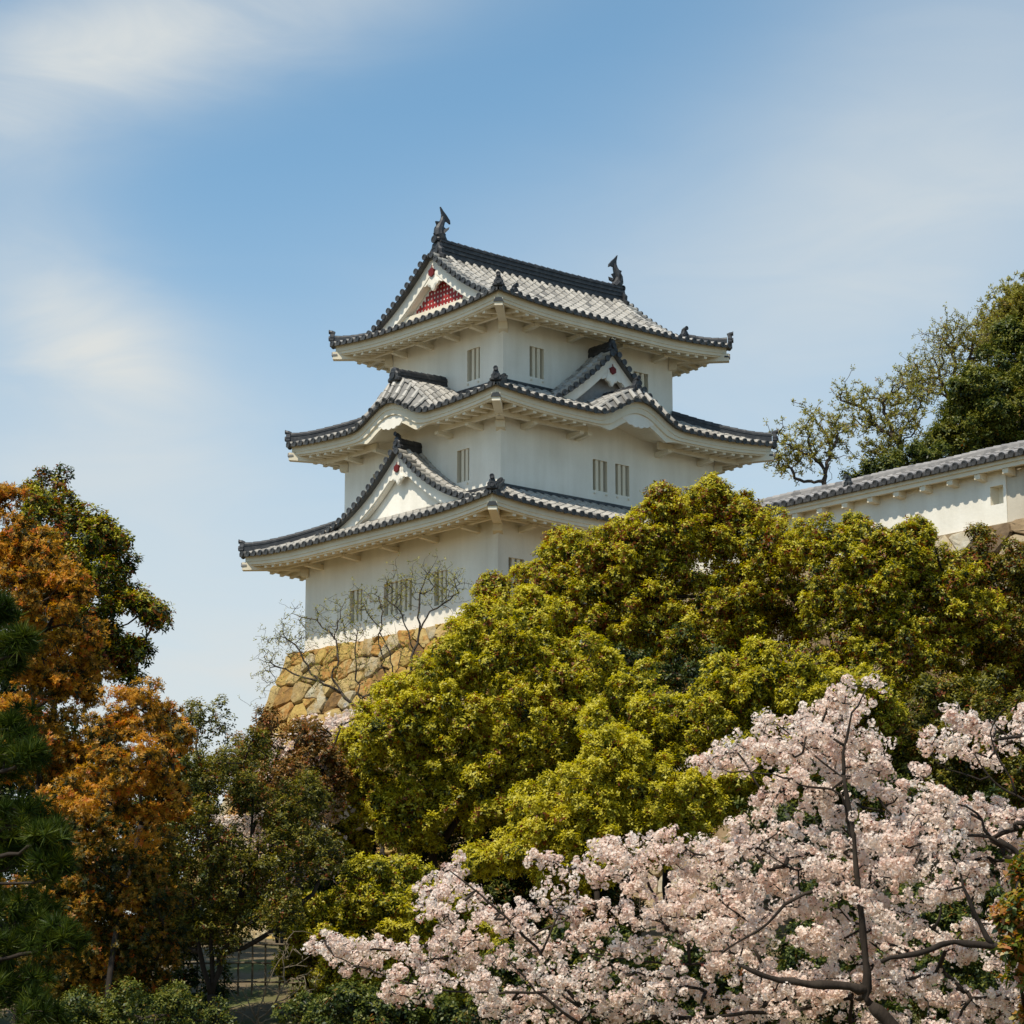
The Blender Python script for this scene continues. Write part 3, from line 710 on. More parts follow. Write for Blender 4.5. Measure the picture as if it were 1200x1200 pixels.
def verge_rows(m, M, zp, s0, s1, v0, v1, sp=.30):
    for sg in (1, -1):
        s = s0
        while s < s1:
            sl = (zp(s+.05)-zp(s-.05))/.1; side = (Vector(M(sg*1, 0, sl))-Vector(M(0, 0, 0))).normalized()
            row(m, [M(sg*s, v, zp(s)+.02) for v in lin(v0, v1, 3)], side, .085)
            e0 = max(0, s-.15); e1 = s+.18; za, zb = zp(e0), zp(e1)
            m.hexa([M(sg*e0, v0+.01, za-.10), M(sg*e1, v0+.01, zb-.10), M(sg*e1, v0+.2, zb-.08), M(sg*e0, v0+.2, za-.08), M(sg*e0, v0+.01, za), M(sg*e1, v0+.01, zb), M(sg*e1, v0+.2, zb), M(sg*e0, v0+.2, za)], .1)
            s += sp/sqrt(1+sl*sl)
def gable_panel(m, M, zp, zlow, smax, v, drop, n=30, tn=.5):
    ss = lin(-smax, smax, n)
    for a, b in zip(ss, ss[1:]):
        za, zb = zp(abs(a))-drop, zp(abs(b))-drop
        if max(za, zb) < zlow(min(abs(a), abs(b)))+.02: continue
        m.quad(M(a, v, min(za, zlow(abs(a)))), M(b, v, min(zb, zlow(abs(b)))), M(b, v, zb), M(a, v, za), tn)
def dormer(name, k, i, vf, vb, apex, c1, c2, panel_v, panel_mat, lab):
    ae, be = HA[i]+OV[i], HB[i]+OV[i]; M, ext, dep = side_map(k, ae, be)
    def zp(s): return apex - c1*abs(s) + c2*s*s
    def zs(s, v): return skirt_z(i, ext, s, v)
    t = T(); vend = vb
    smax = 1.
    while zp(smax) > zs(smax, vf) and smax < 4.2: smax += .05
    S_ = lin(-smax-.1, smax+.1, 61); V_ = lin(vf, vend, 5)
    for a, b in zip(S_, S_[1:]):
        for v0, v1 in zip(V_, V_[1:]):
            if max(zp(a), zp(b)) < zs((a+b)/2, v0)-.05: continue
            t.quad(M(a, v0, zp(a)), M(b, v0, zp(b)), M(b, v1, zp(b)), M(a, v1, zp(a)), tone()*.6)
            t.quad(M(a, v0, zp(a)-.07), M(b, v0, zp(b)-.07), M(b, v1, zp(b)-.07), M(a, v1, zp(a)-.07), .3) if v0 < vf+.3 else None
    verge_rows(t, M, zp, .16, smax, vf-.05, vf+.36)
    v = vf+.44; first = True
    while v < vend-.05:
        for sg in (1, -1):
            pa = []
            for s in lin(.1, smax+.3, 40):
                if zp(s) < zs(s, v)-.0: break
                pa.append(M(sg*s, v, zp(s)))
            if len(pa) > 2: row(t, pa[::-1], vec(M, 0, 1), .10 if first else .082, lift=.04 if first else 0, disc=False)
        v += .27; first = False
    do = t.build(name, M_tile, tower, label=lab)
    rb = T(); path = [M(0, v, apex+.02+(.05*(1-(v-vf)/.5) if v < vf+.5 else 0)) for v in lin(vf+.12, vend, 6)]
    ridge_bar(rb, path, .21, .25, 4, .075)
    f = Vector(M(0, -1, 0))-Vector(M(0, 0, 0)); p = M(0, vf+.08, apex-.02)
    oni(rb, p, f, .40, .44, True)
    rb.build('dormer_ridge', M_ridge, do)
    bb = T(); bargeboard(bb, M, zp, smax+.25, vf+.15, vf+.26, .06, .36); bargeboard(bb, M, zp, smax+.1, vf+.20, vf+.36, .38, .14)
    bb.build('bargeboard', M_plaster, do)
    gp_ = T(); gable_panel(gp_, M, zp, lambda s: zs(s, panel_v)-.1, smax+.1, panel_v, .04); gp_.build('gable_panel', panel_mat, do)
    pendant(do, M, apex-.72, vf+.20, 1.0)
    return do
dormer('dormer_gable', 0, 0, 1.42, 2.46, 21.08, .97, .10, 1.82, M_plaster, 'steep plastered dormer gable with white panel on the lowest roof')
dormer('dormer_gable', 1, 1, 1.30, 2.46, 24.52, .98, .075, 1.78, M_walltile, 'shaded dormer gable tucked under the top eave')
# main gables of the top roof
def main_gable(k):
    ae, be = HA[2]+OV[2], HB[2]+OV[2]; M, ext, dep = side_map(k, ae, be)
    def zp(s): return ZM[2]+prof3(max(0, DD[2]-abs(s)))
    vf = .74; g = T(); smax = 3.42
    S_ = lin(-smax, smax, 61); V_ = lin(vf, 1.5, 4)
    for a, b in zip(S_, S_[1:]):
        for v0, v1 in zip(V_, V_[1:]):
            g.quad(M(a, v0, zp(a)-.0), M(b, v0, zp(b)-.0), M(b, v1, zp(b)-.0), M(a, v1, zp(a)-.0), tone()*.6)
        g.quad(M(a, vf, zp(a)-.08), M(b, vf, zp(b)-.08), M(b, 1.3, zp(b)-.08), M(a, 1.3, zp(a)-.08), .3)
    verge_rows(g, M, zp, .18, smax-.15, vf-.05, vf+.42)
    for vv, r in ((vf+.52, .095), (vf+.74, .095)):
        for sg in (1, -1): row(g, [M(sg*s, vv, zp(s)) for s in lin(3.62 if vv > vf+.6 else 3.3, .1, 14)], vec(M, 0, 1), r, lift=.05, disc=True)
    go = g.build('main_gable', M_tile, tower)
    for sg in (1, -1):
        ends = T(); s = 3.55; p = M(sg*s, vf+.66, zp(s)+.06); d = Vector(M(sg, 0, 0))-Vector(M(0, 0, 0)); oni(ends, p, d, .40, .36, True)
        ends.build('ridge_end_tile', M_ridge, go)
    bb = T(); bargeboard(bb, M, zp, smax-.05, vf+.15, vf+.26, .09, .38); bargeboard(bb, M, zp, smax-.3, vf+.20, vf+.42, .42, .14)
    bb.build('bargeboard', M_plaster, go)
    pv = vf+.44; low = lambda s: 26.12
    pn = T(); gable_panel(pn, M, zp, low, 2.4, pv, .1); 
    pn.build('gable_panel', M_plaster, go)
    lt = T()     # red lattice standing proud of the panel
    def zi(s): return zp(s)-.60*sqrt(1+(.26+.149*(DD[2]-abs(s)))**2)+.05
    bw = .042; pitch = .165
    smx = 0
    while zi(smx) > 26.16: smx += .01
    s = -int(smx/pitch)*pitch
    while s < smx:
        top = zi(abs(s))
        if top > 26.2:
            q = [M(s-bw, pv-.018, 0), M(s+bw, pv-.018, 0), M(s+bw, pv-.003, 0), M(s-bw, pv-.003, 0)]
            lt.hexa([(a[0], a[1], 26.12) for a in q] + [(a[0], a[1], top) for a in q])
        s += pitch
    z = 26.12
    while z < zi(0)-.03:
        sx = 0
        while sx < smx and zi(sx) > z+.04: sx += .01
        if sx > .03:
            q = [M(-sx, pv-.016, 0), M(sx, pv-.016, 0), M(sx, pv-.002, 0), M(-sx, pv-.002, 0)]
            lt.hexa([(a[0], a[1], z-bw) for a in q] + [(a[0], a[1], z+bw) for a in q])
        z += pitch*.95
    lt.build('lattice', M_red, go)
    sill = T(); q = [M(-2.2, pv-.16, 0), M(2.2, pv-.16, 0), M(2.2, pv+.02, 0), M(-2.2, pv+.02, 0)]
    sill.hexa([(a[0], a[1], 25.94) for a in q] + [(a[0], a[1], 26.09) for a in q]); sill.build('gable_sill', M_eave, go)
    pendant(go, M, zp(0)-.74, vf+.22, 1.15)
main_gable(0); main_gable(2)
# curved gables: ridge, moulding pendant
for k in (0, 1):
    ae, be = HA[1]+OV[1], HB[1]+OV[1]; M, ext, dep = side_map(k, ae, be)
    cg = T(); za = ZM[1]+KR[k]
    if k == 0:
        path = [M(0, v, za-.03+.04*v) for v in lin(.34, 2.46, 8)]
        ridge_bar(cg, path, .30, .26, 4, .10); f = vec(M, 0, -1); oni(cg, M(0, .30, za-.10), f, .55, .48, False)
    else:
        path = [M(0, v, za-.02) for v in lin(.30, 2.46, 8)]
        ridge_bar(cg, path, .26, .12, 2, .10); f = vec(M, 0, -1); oni(cg, M(0, .24, za-.12), f, .50, .46, True)
    co = cg.build('curved_gable', M_ridge, tower, label='curved eave gable on the %s of the second roof' % ('sunlit side' if k == 0 else 'shaded side'))
    # carved pendant below the crown of the curve
    pd = T(); zc = ZM[1]+KF[k]-.56; out = []
    for i_ in range(33):
        a = -1+2*i_/32; out.append((a*.78, -.30*(1-a*a)**.8 - .05*abs(sin(a*9))))
    top = [(x, .10-.16*abs(x)) for x, _ in out]
    f0 = [M(x, .20, zc+y) for x, y in out]; g0 = [M(x, .20, zc+y) for x, y in top]; f1 = [M(x, .28, zc+y) for x, y in out]; g1 = [M(x, .28, zc+y) for x, y in top]
    for a in range(32):
        pd.quad(f0[a], f0[a+1], g0[a+1], g0[a]); pd.quad(f1[a], f1[a+1], f0[a+1], f0[a]); pd.quad(f1[a], g1[a], g1[a+1], f1[a+1])
    pd.build('gable_pendant', M_plaster, co)
# main ridge and its two fish ornaments
mr_ = T(); path = [(0, y, 27.86+.05*(abs(y)/4.1)**3) for y in lin(-4.12, 4.12, 30)]
ridge_bar(mr_, path, .40, .50, 7, .11)
ro = mr_.build('main_ridge', M_ridge, tower)
for sg in (-1, 1):
    e = T(); oni(e, (0, sg*4.18, 27.72), (0, sg, 0), .78, .66, False); e.disc((0, sg*4.24, 28.42), (0, sg, 0), .13, .3, 12, .06)
    e.build('ridge_end_tile', M_ridge, ro)
    f = T()
    pts = [(3.86, 28.40), (3.98, 28.50), (4.07, 28.64), (4.07, 28.80), (4.00, 28.96), (3.92, 29.12), (3.90, 29.28)]
    f.tube([(0, sg*y, z) for y, z in pts], [.15, .19, .19, .165, .13, .095, .06], 9, .5)
    f.ball((0, sg*4.02, 28.47), .19, .4, 9, 6, (.9, 1.1, .8))
    def fin(poly, th, tn=.4):
        n = len(poly); q0 = [(-th, sg*y, z) for y, z in poly]; q1 = [(th, sg*y, z) for y, z in poly]
        f.add(q0+q1, [tuple(range(n)), tuple(range(2*n-1, n-1, -1))] + [(i, (i+1) % n, n+(i+1) % n, n+i) for i in range(n)], tn)
    fin([(3.97, 29.2), (3.96, 29.36), (4.02, 29.60), (3.90, 29.47), (3.77, 29.36), (3.62, 29.20), (3.60, 29.08), (3.72, 29.14), (3.84, 29.12)], .035)   # tail
    fin([(4.05, 28.74), (4.24, 28.84), (4.16, 28.94), (4.22, 29.06), (4.05, 29.08), (4.0, 28.98)], .03)       # belly fins
    fin([(4.12, 28.52), (4.30, 28.62), (4.20, 28.72), (4.08, 28.72)], .03)
    fin([(3.9, 28.56), (3.78, 28.66), (3.84, 28.74), (3.74, 28.86), (3.86, 28.92), (3.92, 28.98), (3.99, 28.8), (3.98, 28.6)], .03)   # back fin
    for sx in (1, -1):
        f.add([(sx*.14, sg*4.0, 28.6), (sx*.34, sg*3.93, 28.74), (sx*.30, sg*3.86, 28.86), (sx*.13, sg*3.98, 28.78)], ((0, 1, 2, 3),), .4)
    f.build('fish_ornament', M_ridge, tower, False)
# ------------------------------------------------------------------ long plastered wall beside the tower
wall = empty('plaster_wall', to_world(12, -.2, 16.2), 'long white plastered wall with tiled coping running right from the castle tower', 'castle wall', None, -YAW)
WO = (12, -.2, 16.2)
X0, X1, XM = 4.95, 29.0, 20.05
def TW(): return MB(WO)
zr, zl, zev = 18.26, 16.2, 17.93
yf = -.28
m = TW()
ops = [(19.50, 19.95, 16.78, 17.30)]
us = [X0, 19.50, 19.95, XM]; zs_ = [zl, 16.78, 17.30, 17.80]
for u0, u1 in zip(us, us[1:]):
    for q0, q1 in zip(zs_, zs_[1:]):
        if u0 == 19.50 and q0 == 16.78: continue
        m.quad((u0, yf, q0), (u1, yf, q0), (u1, yf, q1), (u0, yf, q1))
m.quad((X0, -yf, zl), (X1, -yf, zl), (X1, -yf, 17.8), (X0, -yf, 17.8)); m.quad((XM, yf, zl), (XM, yf+.05, zl), (XM, yf+.05, 17.8), (XM, yf, 17.8))
m.build('wall_face', M_plaster, wall)
m = TW(); m.quad((XM, yf+.04, zl-.02), (X1, yf+.04, zl-.02), (X1, yf+.04, 17.8), (XM, yf+.04, 17.8)); m.build('weathered_section', M_oldplaster, wall, label='stained bare section of the wall at its right end')
m = TW(); dp = .30; u0, u1, q0, q1 = ops[0]
m.quad((u0, yf, q0), (u0+.06, yf+dp, q0), (u0+.06, yf+dp, q1), (u0, yf, q1)); m.quad((u1-.06, yf+dp, q0), (u1, yf, q0), (u1, yf, q1), (u1-.06, yf+dp, q1))
m.quad((u0, yf, q0), (u1, yf, q0), (u1-.06, yf+dp, q0), (u0+.06, yf+dp, q0)); m.quad((u0+.06, yf+dp, q1), (u1-.06, yf+dp, q1), (u1, yf, q1), (u0, yf, q1))
m.quad((u0+.06, yf+dp, q0), (u1-.06, yf+dp, q0), (u1-.06, yf+dp, q1), (u0+.06, yf+dp, q1)); m.build('square_loophole', M_eave, wall)
m = TW(); n = 20; cx_, cz_ = 16.91, 16.83
r_o = [(cx_+.17*cos(2*pi*i/n), yf-.006, cz_+.17*sin(2*pi*i/n)) for i in range(n)]; r_i = [(cx_+.135*cos(2*pi*i/n), yf-.015, cz_+.135*sin(2*pi*i/n)) for i in range(n)]; r_b = [(cx_+.125*cos(2*pi*i/n), yf-.004, cz_+.125*sin(2*pi*i/n)) for i in range(n)]
m.add(r_o+r_i+r_b, [(i, (i+1) % n, n+(i+1) % n, n+i) for i in range(n)] + [(n+i, n+(i+1) % n, 2*n+(i+1) % n, 2*n+i) for i in range(n)] + [tuple(range(2*n, 3*n))]); m.build('round_loophole', M_oldplaster, wall)
m = TW()     # plastered eave
def cprof(x): return [(x, -.70, zev-.04), (x, -.70, zev-.16), (x, -.64, zev-.17), (x, -.64, zev-.28), (x, yf-.0, zev-.22)]
sweep(m, cprof, [X0, X1]); sweep(m, lambda x: [(x, -y, z) for _, y, z in cprof(x)][::-1], [X0, X1])
eo = m.build('wall_eave', M_eave, wall)
x = 5.6
while x < X1:
    b = TW(); b.hexa([(x-.10, -.60, zev-.42), (x+.10, -.60, zev-.42), (x+.10, yf, zev-.46), (x-.10, yf, zev-.46), (x-.10, -.60, zev-.275), (x+.10, -.60, zev-.275), (x+.10, yf, zev-.225), (x-.10, yf, zev-.225)])
    b.build('bracket', M_eave, eo); x += .98
m = TW(); x = X0+.15
def cz(v): return zev+.04+(zr-zev)*(v/.76)
while x < X1:
    row(m, [(x, -.76+v, cz(v)) for v in lin(-.04, .70, 4)], Vector((1, 0, 0)), .085, .26); row(m, [(x, .76-v, cz(v)) for v in lin(-.04, .70, 4)], Vector((1, 0, 0)), .085, .26)
    for sg in (1, -1):
        for a in range(3):
            v0, v1 = .76*a/3, .76*(a+1)/3
            m.quad((x-.17, sg*(-.76+v0), cz(v0)+.01), (x+.17, sg*(-.76+v0), cz(v0)+.01), (x+.17, sg*(-.76+v1), cz(v1)-.004), (x-.17, sg*(-.76+v1), cz(v1)-.004), .12+tone()*.25)  # pans darkened for the shadow between rows, as on the tower
    m.box(x-.1625, x+.1625, -.80, -.72, cz(0)-.10, cz(0)+.008, .1); m.box(x-.1625, x+.1625, .72, .80, cz(0)-.10, cz(0)+.008, .1)
    x += .325
m.build('tiled_coping', M_walltile, wall)
m = TW(); ridge_bar(m, [(x, 0, zr-.02+.012*sin(x*1.7)) for x in lin(X0, X1, 60)], .26, .17, 2, .09, .45); m.build('coping_ridge', M_walltile, wall)
m = TW(); oni(m, (14.45, -.46, 18.10), (0, -1), .30, .30, True); m.build('ornament_tile', M_metal, wall)
# its stone footing
foot = empty('stone_retaining_wall', to_world(12, -1.5, 5.0), 'grey brown stone retaining wall under the long white plastered wall', 'stone wall', None, -YAW)
FO = (12, -1.5, 5.0)
mb = MB(FO); gp = MB(FO)
masonry(mb, gp, lambda u, h: (u, yf-.16-.24*(16.18-h)-.004*(16.18-h)**2, h), lambda u, h: (0, -1, .25), 5.6, 29.0, 4.2, 16.18, random.Random(9), .9, 1.5, .6, 1.0, .12)
mb.build('stone_facing', M_stone2, foot); gp.build('core', M_gap, foot)
m = MB(FO); m.box(5.6, 29.0, -.40, .6, 15.6, 16.19); m.build('footing_top', M_stone2, foot)
# ------------------------------------------------------------------ trees
def unit(v): return v/np.maximum(1e-9, np.linalg.norm(v, axis=-1, keepdims=True))
class Skel:
    """branch skeleton: explicit limbs first, then twigs reaching out to target points"""
    def __init__(s, rng): s.p = np.zeros((4096, 3)); s.par = []; s.n = 0; s.paths = []; s.cnt = None; s.rng = rng; s.ends = []; s.fix = {}
    def node(s, p, par):
        if s.n >= len(s.p): s.p = np.vstack([s.p, np.zeros_like(s.p)])
        s.p[s.n] = p; s.par.append(par); s.n += 1; return s.n-1
    def near(s, q):
        d = np.linalg.norm(s.p[:s.n]-q, axis=1); i = int(d.argmin()); return i, d[i]
    def limb(s, pts, step=.25, wob=.03, root=False, rad=None):
        pts = [np.asarray(q, float) for q in pts]
        # smooth the polyline
        for _ in range(2):
            q = [pts[0]]
            for a, b in zip(pts, pts[1:]): q += [a*.75+b*.25, a*.25+b*.75]
            pts = q + [pts[-1]]
        if s.n == 0 or root: cur = s.node(pts[0], -1)
        else:
            i, d = s.near(pts[0]); cur = i
        path = [cur]; last = s.p[cur].copy(); tgt = pts if s.n > 1 and not root else pts[1:]
        for q in tgt:
            d = np.linalg.norm(q-last)
            if d < step*.6: continue
            k = max(1, int(d/step)); a = last.copy()
            for j in range(1, k+1):
                pos = a+(q-a)*j/k + s.rng.normal(0, wob, 3)
                cur = s.node(pos, cur); path.append(cur)
            last = s.p[cur].copy()
        s.paths.append(path)
        if rad:
            for j, nn in enumerate(path): s.fix[nn] = rad[0]+(rad[1]-rad[0])*j/max(1, len(path)-1)
        return path
    def reach(s, targets, step=.22, wob=.04, up=.0, order=True, maxd=1e9):
        T_ = np.asarray(targets, float)
        if order:
            d = np.array([s.near(t)[1] for t in T_]); T_ = T_[np.argsort(d)]
        for t in T_:
            # prefer joints lower than / behind the target
            dd = np.linalg.norm(s.p[:s.n]-t, axis=1) + up*np.maximum(0, s.p[:s.n, 2]-t[2]); i = int(dd.argmin()); d = np.linalg.norm(s.p[i]-t)
            if d < .03 or d > maxd: continue
            k = max(1, int(d/step)); a = s.p[i].copy(); cur = i; path = [i]
            bend = s.rng.normal(0, .12*d, 3); bend[2] = abs(bend[2])*.6*(1 if up >= 0 else -1)
            for j in range(1, k+1):
                f = j/k; pos = a+(t-a)*f + bend*np.sin(np.pi*f)*.7 + (s.rng.normal(0, wob, 3) if j < k else 0)
                cur = s.node(pos, cur); path.append(cur)
            s.paths.append(path); s.ends.append(cur)
    def radii(s, rtip, power=.5, rmax=9):
        c = np.zeros(s.n); has = np.zeros(s.n, bool); par = np.array(s.par)
        for e in par:
            if e >= 0: has[e] = True
        c[~has] = 1
        for i in range(s.n-1, -1, -1):
            if par[i] >= 0: c[par[i]] += c[i]
        r = np.minimum(rmax, rtip*np.maximum(1, c)**power)
        for k, v in s.fix.items(): r[k] = max(v, rtip)
        return r
    def mesh(s, name, mat, parent, off, rtip=.008, power=.42, rmax=.4, nmin=4):
        r = s.radii(rtip, power, rmax); mb = MB(off)
        for path in s.paths:
            if len(path) < 2: continue
            pts = [s.p[i] for i in path]; rr = [r[i]*(1+.09*math.sin(i*1.9)+.06*math.sin(i*4.3)) for i in path]
            if len(path) > 1: rr[0] = min(rr[0], rr[1]*1.25)
            n = nmin if max(rr) < .03 else (6 if max(rr) < .1 else 9)
            mb.tube(pts, rr, n, .5, True)
        return mb.build(name, mat, parent, True)
def lobe_points(lobes, rc, dens, rng, inner=.62, flat=1.0):
    """clump centres scattered through the outer part of every lobe"""
    out = []
    for (c, R) in lobes:
        k = max(4, int(dens*(R/rc)**2*2.0)); d = unit(rng.normal(size=(k, 3))); rad = R*(inner+(1-inner)*rng.random((k, 1))**.6)
        p = c + d*rad*np.array([1, 1, flat])
        keep = np.ones(k, bool)
        for (c2, R2) in lobes:
            if c2 is c: continue
            keep &= np.linalg.norm(p-c2, axis=1) > R2*.55
        out.append(p[keep])
    return np.vstack(out)
def leaves(cent, rc, nros, nleaf, Ll, Wd, rng, spread=(35, 95), upb=.45, young=.55, red=.05, flat=.85, fold=.25, tvar=.1, lobes=1, agep=.30, agem=.36):
    """rosettes of leaves on the ends of the shoots of every clump; returns quads + tone"""
    K = len(cent); n = K*nros
    d = unit(rng.normal(size=(n, 3)) + np.array([0, -.15, upb*1.5])); c = np.repeat(cent, nros, 0)
    rr = rc*(.45+.55*rng.random((n, 1))**.7)
    pos = c + d*rr*np.array([1, 1, flat])
    ax = unit(d*.75 + np.array([-.08, -.10, upb*1.2]) + rng.normal(0, .22, (n, 3)))
    ct = np.repeat(rng.normal(0, tvar, K), nros)      # every clump has its own age
    m = n*nleaf
    ax = np.repeat(ax, nleaf, 0); P = np.repeat(pos, nleaf, 0); ct = np.repeat(ct, nleaf)
    j = np.tile(np.arange(nleaf), n); age = j/(nleaf-1+1e-6)
    u = unit(np.cross(ax, np.array([.3, .2, .93])+rng.normal(0, .05, (m, 3)))); v = np.cross(ax, u)
    phi = j*2.4+np.repeat(rng.random(n)*6.28, nleaf)+rng.normal(0, .3, m)
    al = np.radians(spread[0]+(spread[1]-spread[0])*age+rng.normal(0, 11, m))
    side = u*np.cos(phi)[:, None]+v*np.sin(phi)[:, None]
    dr = ax*np.cos(al)[:, None]+side*np.sin(al)[:, None]
    P = P - ax*(age*Ll*.9)[:, None] + rng.normal(0, Ll*.12, (m, 3))
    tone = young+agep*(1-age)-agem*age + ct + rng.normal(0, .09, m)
    tone = np.clip(tone, .0, .90)
    isred = (np.repeat(rng.random(n), nleaf) < red*1.6) & (rng.random(m) < .25+.6*age); tone[isred] = .93+.07*rng.random(isred.sum())
    size = Ll*(.7+.5*rng.random(m))*(.85+.3*age)
    if lobes > 1:
        reps = []; tn = []
        sd = unit(np.cross(dr, ax)+rng.normal(0, .15, (m, 3)))
        for a in np.radians(np.linspace(-62, 62, lobes)):
            q = unit(dr*cos(a)+sd*sin(a)); reps.append((P, q, unit(np.cross(q, np.cross(dr, sd))), size*(1-.25*abs(a)))); tn.append(tone)
        P = np.vstack([x[0] for x in reps]); dr = np.vstack([x[1] for x in reps]); sd = np.vstack([x[2] for x in reps]); size = np.concatenate([x[3] for x in reps]); tone = np.concatenate(tn); m = len(P)
    else:
        sd = unit(np.cross(dr, ax)+rng.normal(0, .25, (m, 3)))
    nn = np.cross(sd, dr); size = size[:, None]
    a = P; b = P+dr*size*.48+sd*size*(Wd/Ll)*.5+nn*size*fold*.18; cc = P+dr*size-nn*size*.10; e = P+dr*size*.48-sd*size*(Wd/Ll)*.5+nn*size*fold*.18
    return np.stack([a, b, cc, e], 1).reshape(-1, 3), tone
def px_lobes(spec, Y, dome, rng, cen=None, back=True, jit=.5):
    """lobes given in photo pixels -> spheres in the world on a dome bulging to the camera"""
    A = np.array(spec, float); c = A[:, :2].mean(0) if cen is None else np.array(cen); ext = max(20, np.max(np.linalg.norm(A[:, :2]-c, axis=1)))
    out = []
    for px, py, r in A:
        rho = min(1, np.hypot(px-c[0], py-c[1])/ext); dy = -dome*(sqrt(max(0, 1-rho*rho))-.5) + rng.uniform(-jit, jit)
        y = Y+dy; out.append((at(px, py, y), r*y/FPX))
        if back and rho < .8:
            y2 = Y+dome*.8*(1-rho)+1.2; out.append((at(px, py+4, y2), r*.9*y2/FPX))
    return out
TREES = []
def leafy_tree(name, label, cat, spec, Y, mat, seed, base_px, dome=2.2, rc=.36, dens=1.0, nros=20, nleaf=8, Ll=.10, Wd=.05, group=None, bark=None, limbs=None, young=.55, red=.05,
               crown='crown', rtrunk=.28, inner=.6, flat=1.0, upb=.45, spread=(64, 104), cflat=.85, tvar=.1, lobes=1, agep=.30, agem=.36, jit=.5, back=True, twig=.7, fill=.3, trunk_h=.45):
    rng = np.random.default_rng(seed)
    lb = px_lobes(spec, Y, dome, rng, None, back, jit)
    bx = at(base_px, 900, Y)[0]; gh = ground_h(bx, Y); base = np.array((bx, Y, gh-.1))
    e = empty(name, tuple(base), label, cat, group)
    sk = Skel(rng); C = np.mean([c for c, R in lb], 0); low = min(c[2]-R for c, R in lb)
    fork = base + (np.array((C[0], C[1]+.3, max(low+.5, gh+1.2)))-base)*1.0
    if fork[2] > C[2]: fork[2] = C[2]
    if not limbs:
        sk.limb([base, base*.55+fork*.45+rng.normal(0, .15, 3)*[1, 1, 0], fork], .3, .02)
        sk.limb([fork, (fork+C)/2+rng.normal(0, .2, 3), C], .3, .03)
    else:
        for q, li in enumerate(limbs):
            pts = [at(a, b, Y+(c_[0] if c_ else 0)) for a, b, *c_ in li]
            if q == 0: pts = [base]+pts
            sk.limb(pts, .3, .02)
    sk.reach([c for c, R in lb], .35, .04, .4)
    nros = int(nros*1.7); cl = lobe_points(lb, rc, dens*2.1, rng, inner, flat)
    tw = cl[rng.random(len(cl)) < twig*.5]
    sk.reach(tw, .3, .03, .3, True)
    sk.mesh('trunk', bark or M_bark, e, base, .010, .46, rtrunk)
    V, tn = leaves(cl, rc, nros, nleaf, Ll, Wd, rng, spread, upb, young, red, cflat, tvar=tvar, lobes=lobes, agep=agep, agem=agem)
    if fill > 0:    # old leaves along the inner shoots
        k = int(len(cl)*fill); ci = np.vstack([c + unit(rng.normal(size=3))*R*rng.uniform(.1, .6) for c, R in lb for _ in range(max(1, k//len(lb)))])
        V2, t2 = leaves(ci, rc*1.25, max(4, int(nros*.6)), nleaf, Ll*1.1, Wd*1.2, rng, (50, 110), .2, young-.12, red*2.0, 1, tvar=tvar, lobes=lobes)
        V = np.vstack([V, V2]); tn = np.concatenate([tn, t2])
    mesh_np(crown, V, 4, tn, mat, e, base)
    TREES.append((name, len(tn)))
    return e
GR = 'young leaved green trees on the bank'
leafy_tree('camphor_tree', 'rounded yellow green tree, highest of the bank, hiding the foot of the castle tower', 'tree',
  [(832,612,50),(785,622,45),(832,585,24),(775,585,20),(700,665,48),(655,640,26),(640,690,42),(905,650,50),(762,700,62),(850,705,62),(690,730,52),(640,745,46),(920,720,46),(790,760,50),(578,690,20),(590,720,30),(940,640,28),(735,640,38),(875,610,30),(860,775,45)],
  66, L_yellowgreen, 21, 780, 3.0, .31, .84, 20, 8, .088, .046, GR, agep=.28, agem=.38, fill=.6, young=.62, red=.20, tvar=.14)
leafy_tree('camphor_tree', 'yellow green tree directly below the white plastered wall', 'tree',
  [(960,640,32),(1010,645,36),(1060,645,36),(1110,680,38),(1030,690,52),(980,700,42),(1090,730,52),(1140,730,40),(1050,770,56),(980,770,45),(1130,800,38),(1075,625,18),(1000,625,18),(1160,770,30)],
  63.5, L_yellowgreen, 22, 1050, 2.6, .31, .84, 20, 8, .088, .046, GR, agep=.28, agem=.38, fill=.6, young=.55, red=.15, tvar=.14)
leafy_tree('camphor_tree', 'broad yellow green tree under the ochre stone base, dark hollow at its foot', 'tree',
  [(600,760,50),(545,775,46),(495,820,44),(455,860,46),(425,930,42),(520,865,58),(600,850,58),(680,790,52),(705,850,44),(560,930,50),(480,955,48),(640,915,36),(408,985,30),(620,715,26),(560,735,24),(650,820,45),(415,885,30),(460,815,24)],
  59.5, L_yellowgreen, 23, 520, 3.0, .29, .84, 20, 8, .084, .044, GR, agep=.28, agem=.38, fill=.6, young=.72, red=.08, tvar=.14,
  limbs=[[(512,1120),(508,1040),(506,960)],[(508,1040),(470,985,.2),(445,930)],[(508,1000),(560,930,-.3),(590,860)],[(506,960),(520,880),(530,800)],[(560,930),(640,860,.2)]])
leafy_tree('camphor_tree', 'low bright green tree in the middle, above the left blossom branches', 'tree',
  [(720,885,38),(680,930,46),(750,925,50),(640,975,40),(812,945,38),(700,990,46),(605,995,30),(850,940,26),(770,980,40),(620,950,26),(700,845,22),(560,1010,22),(660,1030,34)],
  54, L_yellowgreen, 24, 700, 2.2, .27, .84, 20, 8, .08, .042, GR, agep=.28, agem=.38, fill=.6, young=.78, red=.04)
